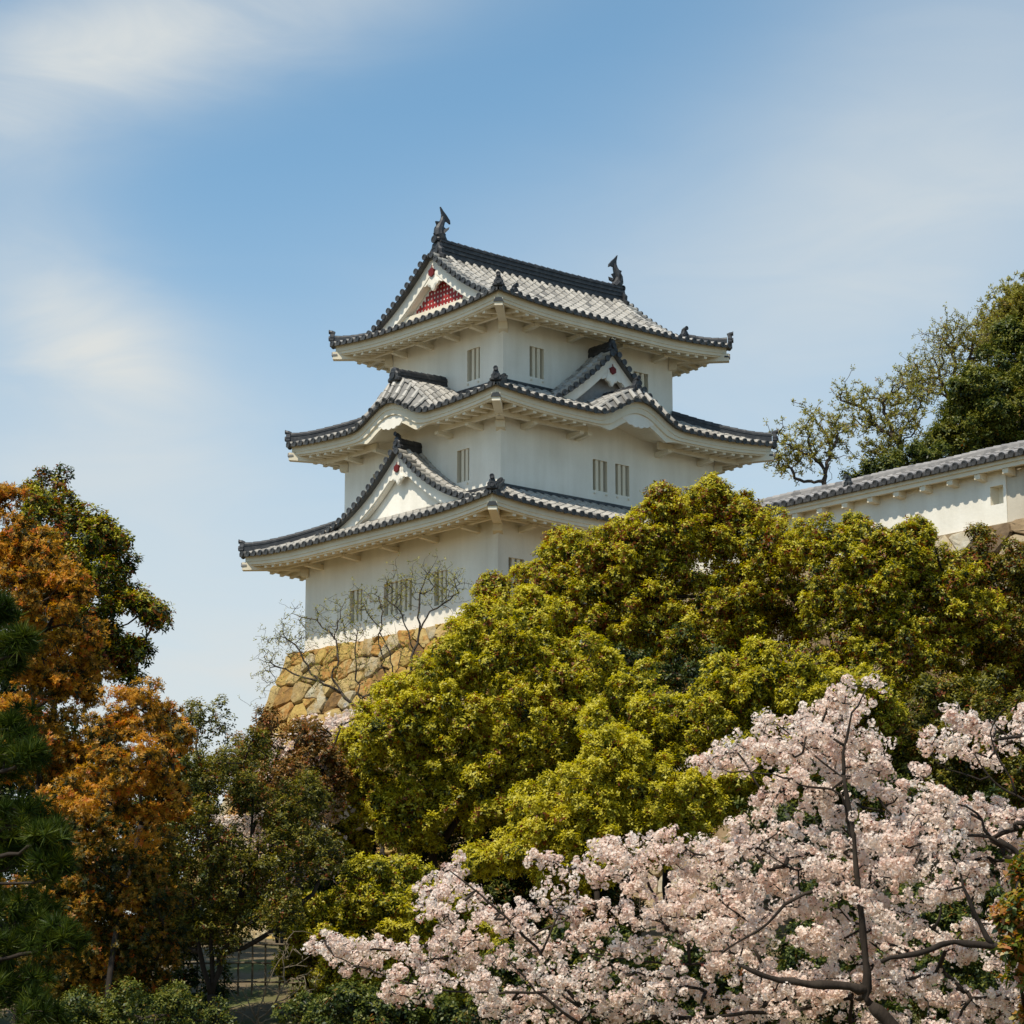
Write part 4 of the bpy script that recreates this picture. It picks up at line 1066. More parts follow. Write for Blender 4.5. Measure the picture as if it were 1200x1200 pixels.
leafy_tree('camphor_tree', 'small green tree at the lower left, behind the tip of the blossoms', 'tree',
  [(430,1050,40),(380,1085,40),(475,1085,42),(520,1060,34),(350,1130,26),(420,1145,46),(500,1150,44),(375,1190,36),(560,1120,36),(450,1200,40),(540,1190,40),(480,1030,24)],
  50, L_yellowgreen, 25, 440, 1.8, .25, .84, 20, 8, .078, .04, GR, agep=.28, agem=.38, fill=.6, young=.62, red=.05)
leafy_tree('camphor_tree', 'bright green tree right of centre just above the highest blossoms', 'tree',
  [(900,795,36),(860,820,42),(940,800,32),(810,850,42),(905,850,46),(770,835,34),(960,845,38),(870,900,46),(1000,860,36),(930,900,40),(890,770,18),(845,785,18),(770,870,28),(1012,818,34),(985,812,30),(1030,845,30),(752,806,28)],
  55.5, L_yellowgreen, 26, 880, 2.2, .28, .84, 20, 8, .082, .043, GR, agep=.28, agem=.38, fill=.6, young=.66, red=.06)
leafy_tree('evergreen_tree', 'dull olive tree with bare twigs at the right, behind the cherry blossom', 'tree',
  [(1080,850,54),(1150,835,46),(1035,880,40),(1175,900,48),(1110,905,50),(1060,920,40),(1190,850,36),(1130,880,40),(1010,920,36),(1200,950,40),(1100,820,30),(1245,870,48),(1250,950,48)],
  57, L_olive, 27, 1110, 1.8, .34, .8, 17, 8, .095, .045, 'dull evergreens on the bank', young=.50, red=.05, fill=.35)
leafy_tree('evergreen_tree', 'reddish leaved young tree in front of the wall footing at the right edge', 'tree',
  [(1148,640,20),(1150,665,24),(1165,690,32),(1195,660,26),(1188,740,36),(1152,720,26),(1205,700,34),(1195,790,34),(1170,815,28),(1238,740,38),(1236,690,30),(1240,800,40)],
  65, L_olive, 28, 1175, 1.0, .32, .85, 17, 8, .10, .048, 'dull evergreens on the bank', young=.55, red=.16, fill=.2)
leafy_tree('evergreen_tree', 'tall dark evergreen at the left, its open lower boughs against the sky', 'tree',
  [(66,568,22),(60,600,34),(40,585,18),(100,632,36),(132,640,22),(70,655,50),(118,690,42),(172,712,20),(184,720,10),(108,735,40),(60,740,50),(135,662,24),(150,700,24),(40,640,40),(132,768,24),(162,758,16),(104,792,24),(148,792,16),(120,752,20)],
  52, L_yellowgreen, 31, 70, 1.8, .27, .58, 15, 8, .10, .046, None, young=.28, red=.22, fill=.1, tvar=.16,
  limbs=[[(60,900),(62,800),(70,700),(70,600)],[(62,780),(105,745),(140,735),(165,718)],[(62,800),(100,780),(150,775)],[(66,720),(110,680),(140,650)]])
rng_ = np.random.default_rng(5)
O_spec = [(8,592,28),(30,635,36),(18,685,44),(58,700,34),(82,690,22),(35,755,48),(85,795,38),(25,850,50),(85,865,48),(60,660,26),(10,640,26),(100,740,22),(40,900,40)]
leafy_tree('maple_tree', 'orange leaved maple at the left edge with a dark evergreen behind it', 'tree', O_spec, 43, L_orange, 32, 20, 1.6, .30, 1.0, 16, 6, .075, .028, 'orange leaved maples',
  young=.60, red=.09, lobes=3, flat=.9, cflat=.55, upb=.3, spread=(55, 110), tvar=.22, fill=.2)
leafy_tree('maple_tree', 'golden orange maple between the left edge and the olive green tree', 'tree',
  [(160,825,28),(128,852,34),(192,845,22),(150,900,40),(190,902,28),(112,930,38),(198,938,20),(172,968,28),(70,940,30),(205,865,16)],
  41, L_orange, 33, 120, 1.6, .29, .9, 16, 6, .072, .027, 'orange leaved maples', young=.58, red=.08, lobes=3, flat=.9, cflat=.55, upb=.3, spread=(55, 110), tvar=.22, fill=.2)
leafy_tree('maple_tree', 'dull brownish maple, turning from green, low between the pine and the forked trunk', 'tree',
  [(65,985,46),(130,1030,46),(182,1050,30),(85,1070,44),(140,1105,38),(60,1150,40),(110,1140,30),(40,1060,36),(110,985,34),(175,1010,30),(195,1095,24),(175,1140,26)],
  42.5, L_dullorange, 43, 110, 1.6, .28, .95, 16, 6, .070, .030, None, young=.52, red=.07, lobes=3, flat=.9, cflat=.6, upb=.3, spread=(50, 105), tvar=.24, fill=.3)
leafy_tree('olive_green_tree', 'small leaved olive green tree with a forked trunk at the lower left', 'tree',
  [(240,845,28),(232,905,38),(285,895,36),(296,935,24),(232,980,42),(330,965,22),(262,985,24),(350,940,34),(340,1005,42),(272,1035,44),(378,1000,26),(225,1060,38),(212,1110,28),(330,1065,28),(260,1090,30),(205,1010,24)],
  47, L_olive, 34, 247, 1.8, .28, 1.1, 15, 7, .062, .032, None, young=.50, red=.05, fill=.15, rtrunk=.16, twig=.9,
  limbs=[[(247,1200),(247,1165)],[(247,1165),(238,1130),(228,1090),(222,1000)],[(247,1165),(258,1130),(275,1085),(290,1000),(300,930)],[(247,1160),(248,1100),(246,1000),(240,900)],[(262,1120),(300,1105),(340,1075),(378,1030),(392,1000)],[(285,1050),(320,990),(345,940)]])
leafy_tree('rusty_leaved_tree', 'tree with rusty new leaves just left of the ochre stone base', 'tree',
  [(310,860,26),(352,862,30),(288,885,26),(372,900,30),(330,915,34),(395,925,22),(345,960,30),(290,925,24)],
  58, L_rust, 35, 335, 1.2, .30, .8, 15, 8, .085, .042, None, young=.55, red=.10, fill=.2)
leafy_tree('low_shrub', 'low olive shrub along the bottom edge left of the forked trunk', 'shrub',
  [(95,1195,30),(150,1185,30),(205,1190,28),(255,1200,22),(120,1210,30),(60,1200,28)], 37, L_dark, 36, 150, .8, .22, 1.0, 16, 7, .06, .03, None, young=.66, red=.03, rtrunk=.06, trunk_h=.1)
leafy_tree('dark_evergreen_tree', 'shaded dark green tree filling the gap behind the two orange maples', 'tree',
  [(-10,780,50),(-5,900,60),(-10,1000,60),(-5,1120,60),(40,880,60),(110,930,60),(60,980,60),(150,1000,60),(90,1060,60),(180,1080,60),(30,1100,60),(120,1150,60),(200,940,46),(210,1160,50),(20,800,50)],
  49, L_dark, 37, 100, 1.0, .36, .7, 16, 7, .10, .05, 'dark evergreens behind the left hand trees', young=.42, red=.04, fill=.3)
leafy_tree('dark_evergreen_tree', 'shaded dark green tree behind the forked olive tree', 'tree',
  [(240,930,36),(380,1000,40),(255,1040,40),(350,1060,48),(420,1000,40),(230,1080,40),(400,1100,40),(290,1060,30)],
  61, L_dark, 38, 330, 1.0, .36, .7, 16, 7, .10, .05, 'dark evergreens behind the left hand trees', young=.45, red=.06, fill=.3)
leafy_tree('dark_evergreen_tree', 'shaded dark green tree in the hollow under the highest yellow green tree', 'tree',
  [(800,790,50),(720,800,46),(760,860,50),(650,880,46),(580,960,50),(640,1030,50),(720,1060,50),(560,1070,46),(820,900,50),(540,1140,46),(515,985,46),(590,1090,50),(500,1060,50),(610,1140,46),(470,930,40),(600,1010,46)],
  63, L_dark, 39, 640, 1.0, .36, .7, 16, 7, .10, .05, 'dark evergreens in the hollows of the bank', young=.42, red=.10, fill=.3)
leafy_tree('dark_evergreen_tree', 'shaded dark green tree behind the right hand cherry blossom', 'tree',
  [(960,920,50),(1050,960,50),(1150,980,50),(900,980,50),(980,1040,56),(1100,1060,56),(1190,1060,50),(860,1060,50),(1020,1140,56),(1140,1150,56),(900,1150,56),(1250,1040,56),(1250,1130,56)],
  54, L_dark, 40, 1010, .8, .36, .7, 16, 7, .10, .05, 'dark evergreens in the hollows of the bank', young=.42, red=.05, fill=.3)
for lab, spec, Yd, bp, sd_ in (
  ('dark glossy evergreen shrub under the left tip of the cherry blossom', [(400,1180,30),(450,1190,34),(510,1195,34),(360,1195,28),(560,1195,30),(480,1170,22)], 40, 450, 44),
  ('dark glossy evergreen shrub at the bottom edge behind the middle of the cherry', [(640,1190,34),(720,1185,38),(800,1190,38),(880,1190,34),(600,1200,30),(760,1170,28),(590,1130,34),(650,1125,38),(720,1130,38),(800,1130,38),(870,1130,36),(620,1165,34),(690,1165,34),(840,1165,34)], 43, 740, 45),
  ('dark glossy evergreen shrub at the bottom edge behind the right hand cherry', [(960,1190,38),(1040,1185,38),(1120,1190,38),(1190,1190,38),(1000,1165,28),(1090,1160,30),(950,1120,38),(1030,1110,38),(1120,1110,38),(1190,1120,38),(980,1060,34),(1080,1060,34)], 42, 1060, 46)):
    leafy_tree('evergreen_shrub', lab, 'shrub', spec, Yd, L_dark, sd_, bp, .7, .24, 1.0, 16, 7, .075, .04, 'dark shrubs along the bottom edge', young=.52, red=.05, rtrunk=.05, fill=.3)
# ---- behind the plastered wall
leafy_tree('dark_evergreen_tree', 'dense dark green tree above the right end of the plastered wall', 'tree',
  [(1112,505,28),(1092,530,22),(1150,470,46),(1190,425,42),(1205,480,56),(1155,520,40),(1185,395,20),(1132,465,18),(1215,410,40),(1190,530,36)],
  93, L_dark, 41, 1160, 2.4, .46, .9, 18, 7, .15, .075, None, young=.76, red=.01, fill=.3, tvar=.13)
leafy_tree('low_evergreen', 'low dark green bush peeping over the middle of the tiled coping', 'shrub',
  [(1050,545,20),(1025,552,14),(1080,540,20),(1100,540,18),(1000,562,8)], 88, L_dark, 42, 1060, .8, .40, 1.0, 16, 7, .13, .065, None, young=.58, red=.01, rtrunk=.1)
def bare_tree(name, label, Y, base_px, limbs, ell, seed, ntw, bark, leafmat=None, nbud=3, Ll=.07, group=None, rtip=.012, rmax=.3, power=.4, shoots=2, base_py=None, crown='young_leaves', wob=.05, cat='bare tree', extra=.5):
    rng = np.random.default_rng(seed); bx = at(base_px, 900, Y)[0]; gh = ground_h(bx, Y); base = np.array((bx, Y, gh-.1))
    e = empty(name, tuple(base), label, cat, group); sk = Skel(rng)
    for q, li in enumerate(limbs):
        pts = [at(a, b, Y+(c_[0] if c_ else 0)) for a, b, *c_ in li]
        if q == 0: pts = [base]+pts
        sk.limb(pts, .18, wob*.6)
    tg = []
    for (px, py, r, w) in ell:
        k = int(ntw*w); c = at(px, py, Y); R = r*Y/FPX
        d = unit(rng.normal(size=(k, 3)))*R*rng.random((k, 1))**.4; tg.append(c+d)
    tg = np.vstack(tg); sk.reach(tg, .16, wob, .35)
    n0 = len(sk.ends); ends = [sk.p[i].copy() for i in sk.ends]
    more = []
    for q in ends:
        for _ in range(shoots): more.append(q+unit(rng.normal(size=3)+np.array([0, 0, .5]))*rng.uniform(.2, .2+extra))
    sk.reach(more, .12, wob*.6, .2, False)
    sk.mesh('trunk', bark, e, base, rtip, power, rmax, 3)
    if leafmat:
        tips = np.array([sk.p[i] for i in sk.ends]); 
        V, tn = leaves(tips, .10, nbud, 4, Ll, Ll*.45, rng, (25, 80), .5, .55, .06, 1., tvar=.15)
        mesh_np(crown, V, 4, tn, leafmat, e, base)
    TREES.append((name, len(sk.paths)))
def cv(pts, ox, oy, sc): return [(ox+a/sc, oy+b/sc, *c) for a, b, *c in pts]
Z1 = lambda *p: cv(p, 860, 320, 3.53)
bare_tree('gnarled_tree', 'small gnarled tree nearest the tower roof, thinly leafed, behind the coping', 88, 966,
  [Z1((375,900),(376,860),(372,800)), Z1((375,805),(330,762),(270,735),(242,712)), Z1((376,860),(390,790),(402,730),(388,680),(352,640)), Z1((385,870),(405,850),(398,800)), Z1((372,862),(320,862),(268,862),(246,825),(215,790)), Z1((402,740),(430,680),(425,630)), Z1((330,762),(300,700),(310,660))],
  [(930,520,28,.8),(962,500,26,.8),(972,520,26,.6),(915,545,14,.5),(945,540,20,.5),(985,510,16,.4)], 51, 34, M_barkgrey, L_bud, 4, .11, 'thinly leafed trees on the castle hill', .011, .24, .42, 2, extra=.5)
bare_tree('gnarled_tree', 'twisted bare boughed tree in the middle of the group behind the coping', 90, 1050,
  [Z1((680,860),(690,720),(680,690)), Z1((685,690),(690,650),(730,612),(765,570)), Z1((680,700),(640,665),(580,632),(562,580),(520,545),(440,530)), Z1((660,690),(635,600),(612,530),(590,470)), Z1((690,700),(750,660),(760,640)), Z1((612,540),(650,500),(690,470))],
  [(1000,465,20,.6),(1035,480,32,1),(1060,500,28,.8),(1070,460,26,.7),(1040,520,26,.7),(1010,500,18,.4),(1020,535,18,.5)], 52, 40, M_barkgrey, L_bud, 4, .11, 'thinly leafed trees on the castle hill', .011, .24, .42, 2, extra=.5)
bare_tree('budding_tree', 'fine twigged leafless tree rising left of the dark evergreen behind the wall', 97, 1120,
  [Z1((900,760),(905,600),(910,480)), Z1((908,560),(860,460),(840,380)), Z1((910,480),(920,380),(880,280)), Z1((910,500),(960,400),(990,300))],
  [(1105,425,34,1),(1130,402,30,1),(1085,450,30,.9),(1150,400,24,.6),(1110,395,18,.5),(1070,445,18,.5)], 53, 60, M_barkgrey, L_bud, 2, .10, 'thinly leafed trees on the castle hill', .009, .25, .4, 3, extra=.7)
bare_tree('budding_tree', 'tall tree in yellowish bud at the upper right corner of the trees', 99, 1195,
  [Z1((1180,700),(1180,420),(1180,250)), Z1((1180,300),(1130,200),(1110,120)), Z1((1180,250),(1210,120),(1220,60))],
  [(1185,372,26,1),(1198,352,24,.9),(1170,390,20,.8),(1212,370,34,.9),(1160,410,16,.5)], 54, 80, M_barkgrey, L_bud, 5, .13, 'thinly leafed trees on the castle hill', .009, .25, .4, 3, extra=.6)
# ---- bare tree in front of the ochre base
bare_tree('bare_tree', 'nearly leafless crooked tree in front of the ochre stone base', 70.5, 445,
  [[(448,1000),(440,905),(428,850)], [(436,880),(421,826),(436,806),(462,793)], [(462,793),(456,762),(446,738),(428,714)], [(452,797),(447,770),(444,740),(450,715),(440,690)],
   [(440,890),(470,860),(480,808),(484,762),(492,738),(501,720),(520,708),(538,694)], [(492,738),(491,705),(496,680),(503,668)], [(484,765),(478,735),(468,715),(452,700)],
   [(428,850),(402,812),(384,790),(398,780),(397,765),(391,745),(372,727),(354,722)], [(402,812),(376,800),(362,783),(350,757),(325,742)], [(391,748),(400,720),(406,700)], [(376,800),(345,790),(318,778),(300,770)], [(421,826),(418,790),(415,760),(420,735)], [(470,840),(458,810),(470,780),(468,755)]],
  [(350,745,30,.9),(392,730,26,.8),(430,715,26,.8),(465,700,28,.9),(505,685,26,.9),(530,690,18,.5),(325,765,24,.7),(420,770,34,.7),(470,760,30,.5),(375,790,28,.6),(440,820,30,.6),(310,800,16,.3)],
  55, 62, M_barkgrey, L_bud, 1, .065, None, .0045, .085, .40, 2, extra=.45, wob=.045)
# ------------------------------------------------------------------ pine at the left edge
def pine():
    rng = np.random.default_rng(61); Y = 25.0; bx = at(-70, 900, Y)[0]; base = np.array((bx, Y, ground_h(bx, Y)-.1))
    e = empty('pine_tree', tuple(base), 'dark green long needled pine at the left edge of the picture', 'pine tree'); sk = Skel(rng)
    sk.limb([base, at(-60, 1000, Y), at(-50, 800, Y), at(-40, 660, Y)], .25, .02)
    pads = [(2,715,26,0),(22,755,26,-.3),(2,775,32,.2),(20,850,34,.2),(8,890,36,0),(34,885,20,-.4),(30,955,34,0),(56,980,22,-.5),(15,1000,36,.3),(60,1015,30,-.4),(30,1070,40,.2),(65,1100,32,-.5),(10,1110,36,0),(18,1160,40,0),(45,1185,34,-.3),(-30,730,40,.3),(-30,900,45,.3),(-30,1050,50,.3)]
    tufts = []
    for px, py, r, dy in pads:
        c = at(px, py, Y+dy); R = r*Y/FPX; sk.limb([at(-55, py+35, Y), (at(-55, py+35, Y)+c)/2+np.array((0, 0, -.05)), c-np.array((0, 0, R*.35))], .15, .02)
        k = 36; d = unit(rng.normal(size=(k, 3))+np.array([0, 0, .35])); tufts.append(c+d*R*np.array([1.1, 1.3, .7])*(.35+.65*rng.random((k, 1))))
    tf = np.vstack(tufts); sk.reach(tf, .12, .015, .4); sk.mesh('trunk', M_bark, e, base, .006, .42, .22)
    n = 64; K = len(tf); m = K*n; c = np.repeat(tf, n, 0); ax = np.repeat(unit(rng.normal(0, .45, (K, 3))+np.array([.25, -.1, .75])), n, 0)
    d = unit(ax*.55+unit(rng.normal(size=(m, 3)))*.85); p0 = c-ax*.05*rng.random((m, 1)); ln = (.12+.07*rng.random((m, 1)))
    s = unit(np.cross(d, rng.normal(size=(m, 3)))); w = .0055
    V = np.stack([p0-s*w, p0+s*w, p0+d*ln], 1).reshape(-1, 3); tn = np.clip(np.repeat(rng.normal(.45, .2, K), n)+rng.normal(0, .2, m), 0, 1)
    mesh_np('needles', V, 3, tn, L_pine, e, base)
pine()
# ------------------------------------------------------------------ cherry trees
def florets(c, nrm, r, rng):
    """cupped five petalled flowers as five triangles each, c,nrm (n,3)"""
    n = len(c); u = unit(np.cross(nrm, rng.normal(size=(n, 3)))); v = np.cross(nrm, u); rr = r*(.8+.4*rng.random((n, 1)))
    out = []
    for k in range(5):
        a0 = 2*pi*k/5; a1 = a0+2*pi/5*.93; am = (a0+a1)/2
        p0 = c + u*rr*.72*cos(a0)+v*rr*.72*sin(a0)+nrm*rr*.16; p1 = c+u*rr*.72*cos(a1)+v*rr*.72*sin(a1)+nrm*rr*.16
        pm = c + u*rr*1.08*cos(am)+v*rr*1.08*sin(am)+nrm*rr*.30
        out.append(np.stack([c, p0, pm, p1], 1))
    return np.stack(out, 1).reshape(-1, 3)
def in_poly(P, poly):
    x, y = P[:, 0], P[:, 1]; ins = np.zeros(len(P), bool); n = len(poly)
    for i in range(n):
        x0, y0 = poly[i]; x1, y1 = poly[(i+1) % n]
        c = ((y0 > y) != (y1 > y)) & (x < (x1-x0)*(y-y0)/(y1-y0+1e-9)+x0); ins ^= c
    return ins
def blossom_tree(name, label, base_px, Y, limbs, polys, seed, depth, ntg, group, rc=.060, nfl=24, fr=.0185, rtip=.0045, rmax=.2, power=.42, calyx=.13, step=.11, dens=.9, bark=None, hub=(1000, 1150), spray=29, tps=17, front=(0, 1, 2, 3, 10)):
    rng = np.random.default_rng(seed); bx = at(base_px, 900, Y)[0]; base = np.array((bx, Y, ground_h(bx, Y)-.1))
    e = empty(name, tuple(base), label, 'cherry tree', group); sk = Skel(rng)
    for q, (li, rad) in enumerate(limbs):
        fw = .75 if q in front else 0
        pts = [at(a, b, Y-depth*.4-fw+(c_[0] if c_ else 0)) for a, b, *c_ in li]
        if q == 0: pts = [base+np.array((0, -depth*.4-fw, 0))]+pts
        sk.limb(pts, .14, .008, rad=(rad[0]*.75, rad[1]*.7))
    n_limb = sk.n
    tg = []
    for poly, share in polys:
        # blossom hangs in flattish sprays: pick spray centres, then fill each one along its own direction
        A = np.array(poly, float); lo, hi = A.min(0), A.max(0); need = max(1, int(ntg*share/tps)); cen = []; tries = 0; area = np.ptp(A[:, 0])*np.ptp(A[:, 1])
        md = .62*sqrt(area*.6/need)
        while len(cen) < need and tries < 6000:
            tries += 1; P = lo+(hi-lo)*rng.random((1, 2))
            if not in_poly(P, poly)[0]: continue
            if tries < 4000 and cen and np.min(np.hypot((np.array(cen)[:, 0]-P[0, 0])*.6, (np.array(cen)[:, 1]-P[0, 1])*1.25)) < md: continue
            cen.append(P[0])
        for px, py in cen:
            dy = depth*rng.uniform(-1, 1); w = at(px, py, Y+dy); sg = -1 if px < hub[0] else 1
            ax = unit(np.array([sg*1.0, rng.normal(0, .45), rng.normal(.12, .28)])); sdv = unit(np.cross(ax, [0, 0, 1])); upv = np.cross(sdv, ax)
            hl = spray*rng.uniform(.6, 1.25)*Y/FPX
            for _ in range(tps):
                t = rng.uniform(-1, 1); tg.append(w+ax*hl*t+sdv*hl*.30*rng.normal()*(1.1-abs(t)*.6)+upv*hl*.09*rng.normal())
    sk.reach(np.array(tg), step, .018, .25)
    sk.mesh('trunk', bark or M_bark, e, base, rtip, power, rmax, 4)
    # flower clusters sit along every twig
    par = np.array(sk.par); P = sk.p[:sk.n]; idx = np.arange(sk.n); r = sk.radii(rtip, power, rmax)
    tw = idx[(r < rtip*4.2) & (idx > n_limb)]
    tw = tw[rng.random(len(tw)) < dens]
    tw = np.concatenate([tw, tw[rng.random(len(tw)) < .55]]); c = P[tw]+rng.normal(0, rc*.85, (len(tw), 3))
    size = np.repeat(rc*(.55+.65*rng.random(len(tw)))[:, None], nfl, 0)
    d = unit(rng.normal(size=(len(c)*nfl, 3))); pos = np.repeat(c, nfl, 0)+d*size*(.8+.3*rng.random((len(d), 1)))
    V = florets(pos, unit(d+rng.normal(0, .3, d.shape)), fr, rng)
    tn = np.repeat(np.clip(np.repeat(rng.normal(.62, .16, len(c)), nfl)+rng.normal(0, .14, len(d)), 0, 1), 5)
    mesh_np('blossom', V, 4, tn, L_blossom, e, base)
    # buds, stalks and bronze leaflets between the flowers
    k = int(len(c)*calyx*9); ii = rng.integers(0, len(c), k); d = unit(rng.normal(size=(k, 3))); p0 = c[ii]+d*rc*.6; s = unit(np.cross(d, rng.normal(size=(k, 3)))); ln = .022+.028*rng.random((k, 1))
    V = np.stack([p0, p0+d*ln*.5+s*ln*.22, p0+d*ln, p0+d*ln*.5-s*ln*.22], 1).reshape(-1, 3)
    mesh_np('bud', V, 4, rng.random(k), L_calyx, e, base)
    TREES.append((name, len(tn)))
    return sk
Z7 = lambda *p: cv(p, 800, 780, 2.857)
Z6 = lambda *p: cv(p, 380, 800, 3.0)
CG = 'pale pink cherry trees in the foreground'
main_limbs = [
 ([(1075,1290),(1050,1205),(1014,1172)], (.17, .10)),
 ([(1014,1172,0),(1018,1150),(1011,1085),(1003,1010),(996,950),(988,905)], (.060, .032)),
 ([(988,905),(990,870),(1000,830),(1022,800)], (.028, .010)),
 (Z7((600,1085),(560,1070),(450,1070),(300,1050),(210,1015),(180,990)), (.075, .030)),
 (Z7((180,1000),(0,1000),(-150,990),(-330,960)), (.026, .012)),
 (Z7((560,1110),(400,1150),(200,1165),(0,1190)), (.050, .020)),
 (Z6((1290,1180),(930,1165),(860,1090),(770,960),(700,885),(630,815),(540,740),(470,680),(415,645)), (.042, .010)),
 (Z6((900,1200),(740,1085),(700,1030),(610,950)), (.032, .010)),
 (Z6((930,1165),(820,1080),(600,1100),(560,1088),(380,1080),(150,1010),(30,960)), (.026, .008)),
 (Z6((770,960),(790,870),(830,800),(900,760)), (.02, .008)),
 (Z7((580,720),(500,735),(390,770),(340,800),(280,870),(130,960)), (.034, .014)),
 (Z7((565,600),(490,650),(370,690),(290,640),(270,590)), (.026, .010)),
 (Z7((535,430),(480,410),(400,405),(340,370),(120,350)), (.024, .008)),
 (Z7((570,660),(640,690),(720,640),(750,600)), (.022, .010)),
 (Z7((540,380),(430,300),(300,170),(260,250)), (.018, .008)),
]
main_polys = [
 ([(818,890),(862,872),(925,836),(1000,804),(1026,804),(1008,838),(990,860),(930,880),(880,895),(835,905)], .11), ([(960,870),(1010,868),(1050,900),(1085,930),(1110,960),(1050,985),(960,960),(900,945),(890,915)], .13), ([(830,1000),(870,950),(960,965),(1040,985),(1060,1010),(960,1030),(880,1020)], .09),
 ([(690,992),(715,978),(785,985),(840,1000),(960,1030),(1060,1020),(1090,1060),(1060,1110),(1000,1130),(900,1110),(800,1095),(745,1060),(705,1030)], .27),
 ([(386,1114),(420,1104),(500,1100),(490,1082),(515,1062),(510,1012),(545,1025),(575,1052),(620,1068),(640,1060),(690,1052),(740,1045),(800,1090),(900,1120),(900,1200),(570,1195),(560,1160),(500,1150),(430,1150),(394,1135)], .32),
 ([(900,1120),(1000,1150),(1060,1120),(1110,1190),(1100,1215),(900,1215)], .10),
 ([(628,1012),(660,1000),(676,1004),(672,1018),(634,1020)], .012), ([(455,1165),(480,1158),(484,1178),(462,1180)], .012), ([(490,1045),(520,1042),(522,1054),(494,1052)], .01), ([(372,1108),(392,1104),(390,1140),(374,1135)], .015)]
blossom_tree('cherry_tree', 'cherry in pale pink blossom with an upright dark stem, spreading across the lower middle', 1075, 29.5, main_limbs, main_polys, 71, 1.4, 2450, CG)
right_limbs = [
 ([(1290,1330),(1270,1200),(1215,1120),(1190,1108)], (.16, .085)),
 (Z7((1140,940),(1050,945),(960,930),(880,925),(800,965),(700,975),(640,1000)), (.066, .030)),
 (Z7((1050,940),(1000,880),(960,790),(930,710)), (.042, .018)),
 (Z7((900,925),(850,880),(770,830),(630,815)), (.026, .010)),
 (Z7((850,880),(870,810),(840,740),(830,690)), (.020, .008)),
 ([(1262,1190),(1240,1060),(1200,1005),(1168,982)], (.075, .040)),
 (Z7((1100,625),(1040,575),(960,565),(850,580),(750,610)), (.034, .014)),
 (Z7((1010,560),(1005,510),(975,480),(920,460)), (.026, .012)),
 (Z7((1010,510),(900,490),(800,440),(720,400)), (.018, .008)),
 ([(1250,1100),(1235,960),(1195,935),(1160,915),(1140,880)], (.036, .012)),
 ([(1195,935),(1160,870),(1165,840),(1180,828)], (.018, .008)), ([(1160,915),(1100,900),(1090,880)], (.014, .007)),
]
right_polys = [
 ([(1082,888),(1092,872),(1130,856),(1160,838),(1170,850),(1140,885),(1100,905)], .06), ([(1155,835),(1175,822),(1215,835),(1220,870),(1185,880),(1160,860)], .05),
 ([(1060,945),(1110,930),(1150,935),(1225,960),(1230,1060),(1150,1050),(1060,1040),(1030,1000)], .36),
 ([(1040,1060),(1150,1060),(1230,1070),(1230,1215),(1100,1215),(1040,1150)], .40), ([(1105,868),(1125,858),(1128,838),(1112,842)], .012)]
blossom_tree('cherry_tree', 'cherry in pale pink blossom with a thick level limb at the lower right corner', 1285, 28.0, right_limbs, right_polys, 72, 1.2, 1000, CG, hub=(1230, 1080), front=(0, 1, 2, 5))
blossom_tree('cherry_tree', 'distant pale pink cherry glimpsed behind the olive tree under the stone base', 350, 59.5, [([(352,1100),(350,1020),(352,960)], (.14, .09)), ([(350,1000),(320,960),(300,930)], (.06, .03)), ([(352,960),(380,900),(400,850)], (.06, .03)), ([(352,970),(345,910),(350,860)], (.05, .03))],
  [([(275,930),(330,900),(345,860),(380,840),(420,845),(415,900),(400,960),(380,1030),(300,1030),(280,980)], 1.0)], 73, 1.2, 420, None, .15, 12, .050, .010, .2, .4, .08, .28)
# ------------------------------------------------------------------ leaves of the nearer tree at the right edge
leafy_tree('turning_tree', 'tree with green and orange leaves cut by the right edge of the picture', 'tree',
  [(1196,1030,16),(1190,1068,18),(1202,1100,24),(1196,1150,16),(1203,1010,14),(1230,1060,40),(1240,1130,40),(1250,980,40),(1182,1075,8),(1188,1110,12),(1200,1180,12)],
  22, L_mixed, 81, 1275, .3, .10, 1.0, 5, 6, .085, .045, None, young=.50, red=.16, jit=.15, back=False, rtrunk=.12, fill=0, tvar=.2, twig=.8)
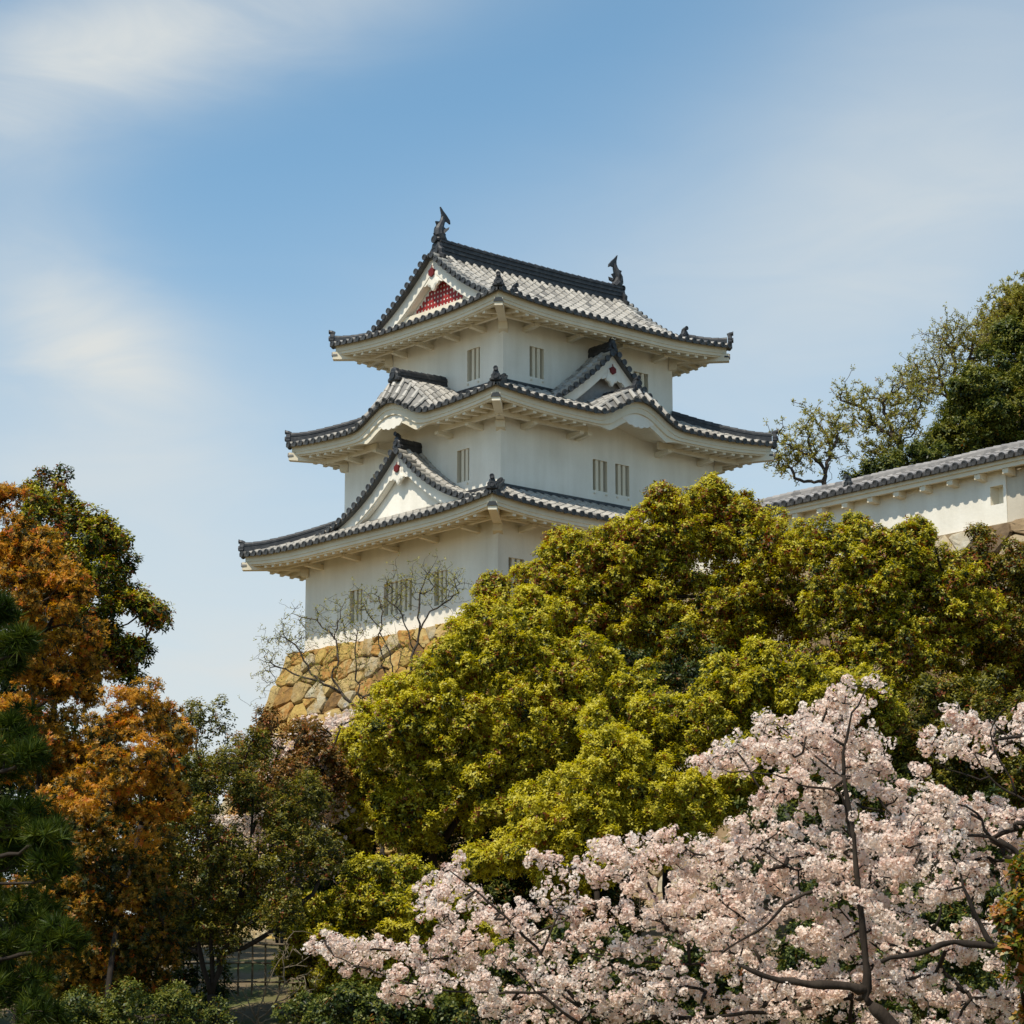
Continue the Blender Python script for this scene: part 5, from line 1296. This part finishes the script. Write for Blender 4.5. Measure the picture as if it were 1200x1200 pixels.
# ------------------------------------------------------------------ fence, brambles and stone at the lower left
def fence():
    Y = 52.0; x0 = at(215, 1140, Y)[0]; x1 = at(372, 1140, Y)[0]; g = ground_h((x0+x1)/2, Y); zb = at(300, 1192, Y)[2]; zt = at(300, 1098, Y)[2]
    e = empty('bamboo_fence', ((x0+x1)/2, Y, g), 'weathered bamboo lattice fence behind the forked trunk', 'fence'); off = ((x0+x1)/2, Y, g)
    x = x0; k = 0
    while x <= x1:
        m = MB(off); m.tube([(x, Y, g-.1), (x+.01*sin(k*3), Y, (g+zt)/2), (x+.02*sin(k*5), Y, zt+.05*sin(k*7))], [.022, .021, .018], 7); m.build('upright', M_bamboo, e); x += .27; k += 1
    for q in range(5):
        z = zt-.15-q*.37; m = MB(off)
        m.tube([(x0-.1, Y-.035, z), ((x0+x1)/2, Y-.035, z+.02), (x1+.1, Y-.035, z-.02)], [.02, .02, .018], 7); m.build('rail', M_bamboo, e)
fence()
def boulder():
    rng = random.Random(4); c = at(283, 1152, 54.5); m = MB((c[0], 54.5, c[2]-.2)); m.ball((c[0], 54.5, c[2]), .19, .5, 12, 8, (1, .8, .62))
    m.v = [(x+rng.uniform(-.012, .012), y+rng.uniform(-.012, .012), z+rng.uniform(-.012, .012)) for x, y, z in m.v]
    o = m.build('garden_stone', M_stone2, None, True); o.location = (c[0], 54.5, c[2]-.2)
    m2 = MB((c[0], 54.5, c[2]-.2)); zz = ground_h(c[0], 54.5)
    prop(o, 'small pale rounded stone seen through the bamboo fence', 'stone')
boulder()
bare_tree('bramble', 'tangle of pale leafless stems at the foot of the forked trunk', 45, 300,
  [[(300,1215),(300,1195)], [(300,1200),(270,1180),(235,1182)], [(300,1200),(325,1175),(360,1160)], [(300,1195),(310,1160),(330,1120),(345,1090)], [(300,1200),(340,1190),(385,1182)], [(300,1195),(285,1165),(268,1145)], [(320,1180),(335,1150),(330,1110)]],
  [(320,1165,32,.8),(280,1180,24,.7),(350,1150,26,.6),(335,1120,22,.6),(370,1180,20,.5)], 91, 26, M_bamboo, None, group=None, rtip=.006, rmax=.02, power=.3, shoots=1, cat='bramble', extra=.35)
print('TREES', TREES)
